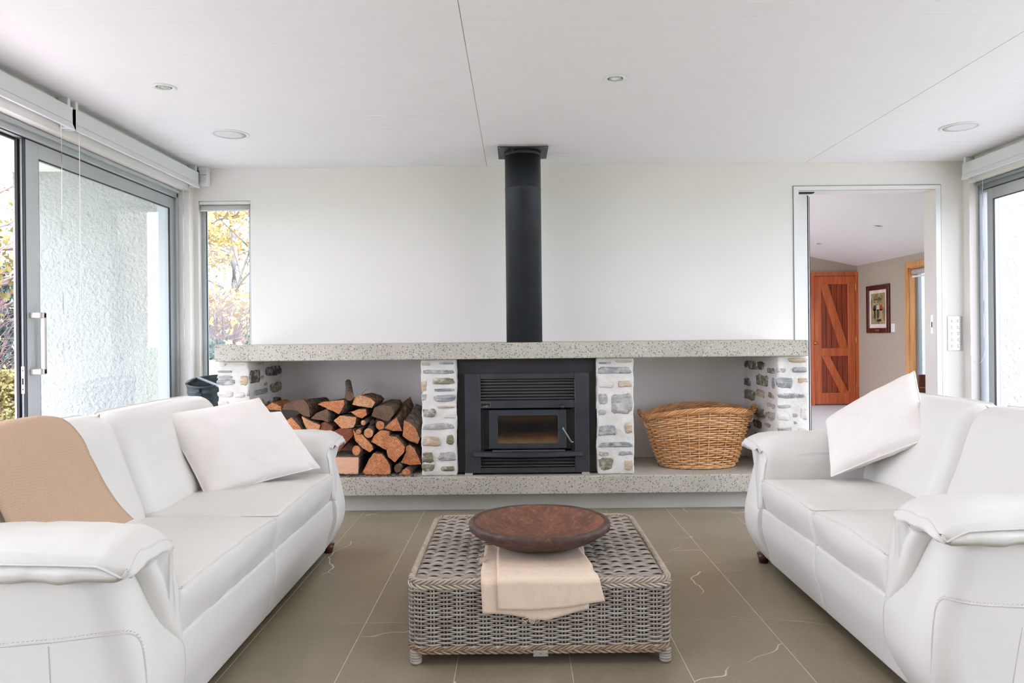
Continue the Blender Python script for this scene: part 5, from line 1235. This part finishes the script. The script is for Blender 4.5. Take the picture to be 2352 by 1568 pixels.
# ================================================================ willow basket
kc = (1.262, 5.20); kb = (.258, .165); kt = (.372, .222); kz0, kH = ZS + .004, .392
bk = thing('willow_basket', 'oval honey-coloured willow log basket in the right niche', 'basket', (kc[0], kc[1], ZS))
def kp(a, f, r=0.0):
    g = f ** .85; ax, ay = lerp(kb[0], kt[0], g), lerp(kb[1], kt[1], g)
    if f < .08: e = 1 - .10 * (1 - f / .08) ** 2; ax *= e; ay *= e
    c, s = math.cos(a), math.sin(a); n_ = Vector((c / ax, s / ay)); n_.normalize()
    rim = kH + .030 * (abs(s) ** 1.5 * 2 - 1) * 1.0 + .016 * c
    return Vector((kc[0] + ax * c + n_.x * r, kc[1] + ay * s + n_.y * r, kz0 + rim * f))
NK = 30; rowsK = 25
for r in range(rowsK):
    f = .03 + .90 * (r + .5) / rowsK; P = []; n_ = NK * 4
    for k in range(n_):
        a = 2 * math.pi * k / n_; P.append(kp(a, f + .006 * math.sin(2 * math.pi * k / n_ * 3 + r), (.0105 * math.cos(math.pi * k / 4 + math.pi * r))) )
    MB().tube(P, .0059, 6, 0, True, .55).build('weaver', m_will, bk)
for k in range(NK):
    a = 2 * math.pi * k / NK; MB().tube([kp(a, f / 10, -.0003) for f in range(0, 11)], .0036, 6).build('stake', m_will, bk)
def kbraid(name, f0, amp, tw, nst, rad, m_):
    for s in range(nst):
        P = []; n_ = 360
        for k in range(n_):
            a = 2 * math.pi * k / n_; ph = tw * a + 2 * math.pi * s / nst; p = kp(a, f0, .004 + amp * .8 * math.cos(ph)); p.z += amp * math.sin(ph); P.append(p)
        MB().tube(P, rad, 6, 0, True).build(name, m_, bk)
kbraid('rim_strand', .965, .0125, 13, 5, .0064, m_will); kbraid('base_strand', .025, .006, 20, 3, .0055, m_will)
q = MB(); q.lathe([(0, 0), (1, 0), (1, .004), (0, .004)], 40, (0, 0, 0)); q.v = [(kc[0] + x * kb[0] * .97, kc[1] + y * kb[1] * .97, kz0 + z + .004) for x, y, z in q.v]; q.build('bottom', m_willd, bk)
for sx in (-1, 1):
    base = kp(0 if sx > 0 else math.pi, .97); P = []
    for i in range(15):
        a = math.pi * i / 14; P.append(base + Vector((sx * (.012 + .022 * math.sin(a)), -.052 * math.cos(a), .004 + .046 * math.sin(a))))
    h_ = MB().tube(P, .008, 8).build('handle', m_willd, bk)
    for s in range(2):
        Q = []
        for i in range(141):
            f = i / 140; a = math.pi * f; c0 = base + Vector((sx * (.012 + .022 * math.sin(a)), -.052 * math.cos(a), .004 + .046 * math.sin(a)))
            ph = f * 2 * math.pi * 9 + s * math.pi; Q.append(c0 + Vector((math.cos(ph) * .009 * sx, 0, 0)) + Vector((0, math.cos(a), math.sin(a))) * math.sin(ph) * .009)
        MB().tube(Q, .0042, 5).build('binding', m_will if s else m_willd, h_)
    for yy in (-.055, .055):
        P = [base + Vector((sx * (-.012 + .024 * math.cos(a) * .9), yy, -.022 + .036 * math.sin(a))) for a in [2 * math.pi * i / 16 for i in range(16)]]; MB().tube(P, .0035, 5, 0, True).build('binding', m_will, h_)

# ================================================================ black bin behind the left sofa
bc = (-2.185, 5.30); bi = thing('ash_bin', 'black metal ash bin with a swing handle in the back left corner', 'bin', (bc[0], bc[1], 0))
def slant(x, y, z, z0=.6): return (x, y, z + ((y - bc[1]) * .19 if z > z0 else 0))
rb = .158; q = MB()
q.lathe([(.001, .01), (rb * .9, .0), (rb, .02), (rb, .28), (rb + .004, .285), (rb + .004, .295), (rb, .30), (rb, .70), (rb + .004, .705), (rb + .004, .715), (rb, .72), (rb, .775), (rb + .005, .78), (rb + .005, .79), (rb + .003, .80), (rb + .008, .845), (rb + .014, .855), (rb + .016, .862), (rb + .010, .868), (rb + .004, .862), (rb - .002, .80), (rb - .006, .70), (rb - .006, .30), (.001, .30)], 48, (bc[0], bc[1], 0))
q.v = [slant(x, y, z, .82) for x, y, z in q.v]; q.build('body', m_bin, bi)
q = MB(); P = [(bc[0] - .150 + .03 * k / 8 + .27 * k / 8, 5.40 - .30 * k / 8, .885 - .055 * k / 8) for k in range(9)]; q.tube(P, .011, 8, 0, False, .6); q.build('handle', m_alud, bi)
q = MB(); q.tube([(bc[0] - .02, bc[1] - rb - .006, .80), (bc[0] - .02, bc[1] - rb - .014, .80)], .012, 10); q.tube([(bc[0] - .02 + .022 * math.cos(a), bc[1] - rb - .012, .775 + .026 * math.sin(a)) for a in [2 * math.pi * i / 16 for i in range(16)]], .002, 5, 0, True); q.build('lug', m_bin, bi)
# ================================================================ outside
struct(MB().box(-60, 60, -40, 120, -.35, -.14).build('ground', m_lawn))
struct(MB().box(-6.2, XL - .2, -9, 5.9, -.14, -.03).box(XR + .2, 9.2, -9, 5.6, -.14, -.03).box(-2.6, 3.5, -12, -6.3, -.14, -.03).box(-3, .8, 6, 11.5, -.14, -.05).build('patio', m_pave))
struct(MB().box(-3.80, XL - .215, 5.60, 5.82, -.1, 2.52).build('wall_outside_left', m_stuc))
struct(MB().box(XR + .215, 4.6, 5.585, 5.60, -.1, 2.9).build('wall_outside_right', m_stuc))
q = MB()
for k in range(80): q.box(-3.92, XL - .22, 5.66 - .15 * (k + 1) + .002, 5.66 - .15 * k - .002, 2.44, 2.46)
q.box(-3.95, XL - .22, -6.3, 5.68, 2.46, 2.56).box(-3.98, -3.92, -6.3, 5.70, 2.40, 2.58)
struct(q.build('soffit_left', m_soff))
struct(MB().box(7.4, 7.7, 6.5, 22, -.1, 3.4).build('wall_outside_hall', m_stuc))
# low garden wall and post
t = tag(MB().box(-4.2, -2.2, 8.0, 8.25, -.14, .93, 0, .01).build('garden_wall', m_stuc), 'low pale rendered wall outside the narrow back window', 'wall')
t = tag(MB().box(-3.52, -3.38, 8.6, 8.75, -.14, 1.10, 0, .02).build('fence_post', m_post), 'dark weathered post outside the narrow back window', 'post')
# hazy hill
q = MB()
def hill(u, v):
    x = -70 + 90 * u; h = 5.0 + 7.5 * math.exp(-((x + 34) / 16) ** 2) + 1.2 * N3(Vector((x * .12, 0, 0)), 1)
    return (x, 95 + 12 * v, -1 + h * math.sin(v * math.pi / 2))
q.grid(hill, 60, 8); struct(q.build('hill', m_hill))
def branchy(q, p, d, L, r, depth, rr, tips, spread=.6, droop=0.0, kids=3):
    P = [p]; dd = d.copy(); n = 5
    for i in range(n):
        dd = (dd + Vector((rr.uniform(-.16, .16), rr.uniform(-.16, .16), rr.uniform(-.1, .12) - droop))).normalized(); P.append(P[-1] + dd * L / n)
    q.tube(P, [r * (1 - .55 * i / n) for i in range(n + 1)], 5 if r > .01 else 3)
    if depth == 0: tips += P[2:]; return
    for k in range(kids):
        i = rr.randint(2, n); a = rr.uniform(0, 6.28)
        nd = (dd + Vector((math.cos(a), math.sin(a), rr.uniform(-.3, .5))) * spread).normalized()
        branchy(q, P[i], nd, L * rr.uniform(.55, .8), r * .5, depth - 1, rr, tips, spread, droop, kids)
def leaves(tips, n, rad, size, rr, flat=.5):
    q = MB()
    for k in range(n):
        c = rr.choice(tips) + Vector((rr.gauss(0, rad), rr.gauss(0, rad), rr.gauss(0, rad * .9)))
        u = Vector((rr.uniform(-1, 1), rr.uniform(-1, 1), rr.uniform(-1, 1))).normalized(); v = u.orthogonal().normalized(); s = size * rr.uniform(.6, 1.4)
        q.v += [tuple(c - u * s), tuple(c + v * s * flat), tuple(c + u * s), tuple(c - v * s * flat)]; b = len(q.v) - 4; q.f.append([b, b + 1, b + 2, b + 3]); q.m.append(0); q.sm.append(False)
    return q
def tree(name, label, base, h, r, seed, bark, leafm, nleaf, lsize, lean=(0, 0), spread=.7, depth=3, kids=4, droop=.0, rad=.12, start=.35):
    rr = random.Random(seed); t = thing(name, label, 'tree' if h > 2.5 else 'shrub', base)
    q = MB(); P = [Vector(base)]
    for i in range(8): P.append(P[-1] + Vector((lean[0] / 8 + rr.uniform(-.03, .03) * h / 4, lean[1] / 8, h / 8)))
    q.tube(P, [r * (1 - .75 * i / 8) for i in range(9)], 8); tips = []
    for i in range(1, 9):
        if i / 8 < start: continue
        for k in range(kids):
            a = rr.uniform(0, 6.28); branchy(q, P[i], Vector((math.cos(a), math.sin(a), rr.uniform(.1, .8))).normalized(), h * .26, r * .34 * (1.2 - i / 9), depth - 1, rr, tips, spread, droop, 3)
    o = q.build('branches', bark, t, None, False); lv = leaves(tips, nleaf, rad, lsize, rr).build('leaves', leafm, t, None, False); lv['kind'] = 'stuff'; return t
def mound(name, label, c, rx, ry, rz, n, size, leafm, seed, twigs=0, twm=None):
    rr = random.Random(seed); t = thing(name, label, 'shrub', (c[0], c[1], c[2]))
    def pt(k=1.0):
        a = rr.uniform(0, 6.28); e = math.acos(rr.uniform(0, 1)); f = k * rr.uniform(.75, 1.0) ** .5; return Vector((c[0] + rx * f * math.sin(e) * math.cos(a), c[1] + ry * f * math.sin(e) * math.sin(a), c[2] + rz * f * math.cos(e)))
    if n: lv = leaves([pt() for _ in range(400)], n, .05, size, rr).build('foliage', leafm, t, None, False); lv['kind'] = 'stuff'
    q = MB()
    for k in range(max(twigs, 14)):
        a = Vector((c[0] + rr.uniform(-.25, .25) * rx, c[1] + rr.uniform(-.2, .2) * ry, c[2])); b = pt(1.05 if twigs else .8); m_ = a.lerp(b, .55) + Vector((rr.uniform(-.15, .15) * rx, rr.uniform(-.1, .1), rz * rr.uniform(.05, .25)))
        q.tube(crom([a, m_, b, b + Vector((rr.uniform(-.3, .3), rr.uniform(-.2, .2), rr.uniform(-.3, .1)))], 4), [.009 - .0006 * i for i in range(13)], 3)
    o = q.build('stems', twm or m_twig, t, None, False); o['kind'] = 'stuff'; return t
# seen through the narrow back window
tree('birch_tree', 'birch with thin yellow autumn leaves behind the narrow back window', (-5.9, 15.5, -.2), 6.2, .13, 4, m_birch, m_leafy, 16000, .06, (.2, 0), .7, 3, 5, .05, .18, .25)
mound('twiggy_shrub', 'bare tangled pinkish shrub behind the narrow back window', (-4.7, 11.2, -.2), 2.2, 1.3, 2.15, 900, .06, m_leafy, 6, 900)
mound('green_bush', 'rounded green bush behind the concrete mantel end, through the window', (-3.05, 9.4, -.2), .75, .6, 1.42, 9000, .035, m_leafg, 7)
mound('dark_bush', 'dark shaded bush between post and tangled shrub outside', (-4.0, 9.6, -.2), .6, .5, 1.35, 5000, .04, plain('dark_green_leaves', (74, 92, 78), .9, nz=.3), 17)
# seen through the open sliding door
tree('maple_tree', 'half-bare autumn tree at the far left beyond the open sliding door', (-9.6, 12.2, -.2), 5.6, .16, 12, m_twig, m_leafo, 5000, .06, (.8, 0), .8, 3, 4, .02, .2, .2)
tree('blue_spruce', 'blue-green conifer low behind the far left trees', (-11.8, 15.8, -.2), 2.9, .12, 15, m_post, m_leafb, 9000, .06, (0, 0), .5, 2, 6, .12, .22, .1)
mound('olive_shrub', 'olive and yellow shrub at the lawn edge on the far left', (-8.1, 10.9, -.2), 1.4, .8, 1.0, 6000, .04, m_leafo, 21)
mound('leaning_shrub', 'bare pale twiggy shrub in front of the far left trees', (-9.0, 11.8, -.2), 1.7, 1.1, 2.7, 300, .05, m_leafo, 22, 260)
struct(MB().box(-12, -5.9, 9.6, 10.7, -.14, -.08).build('garden_bed', m_soil)); struct(MB().box(-12, -4.5, 8.9, 9.3, -.14, -.10).build('path', m_post))
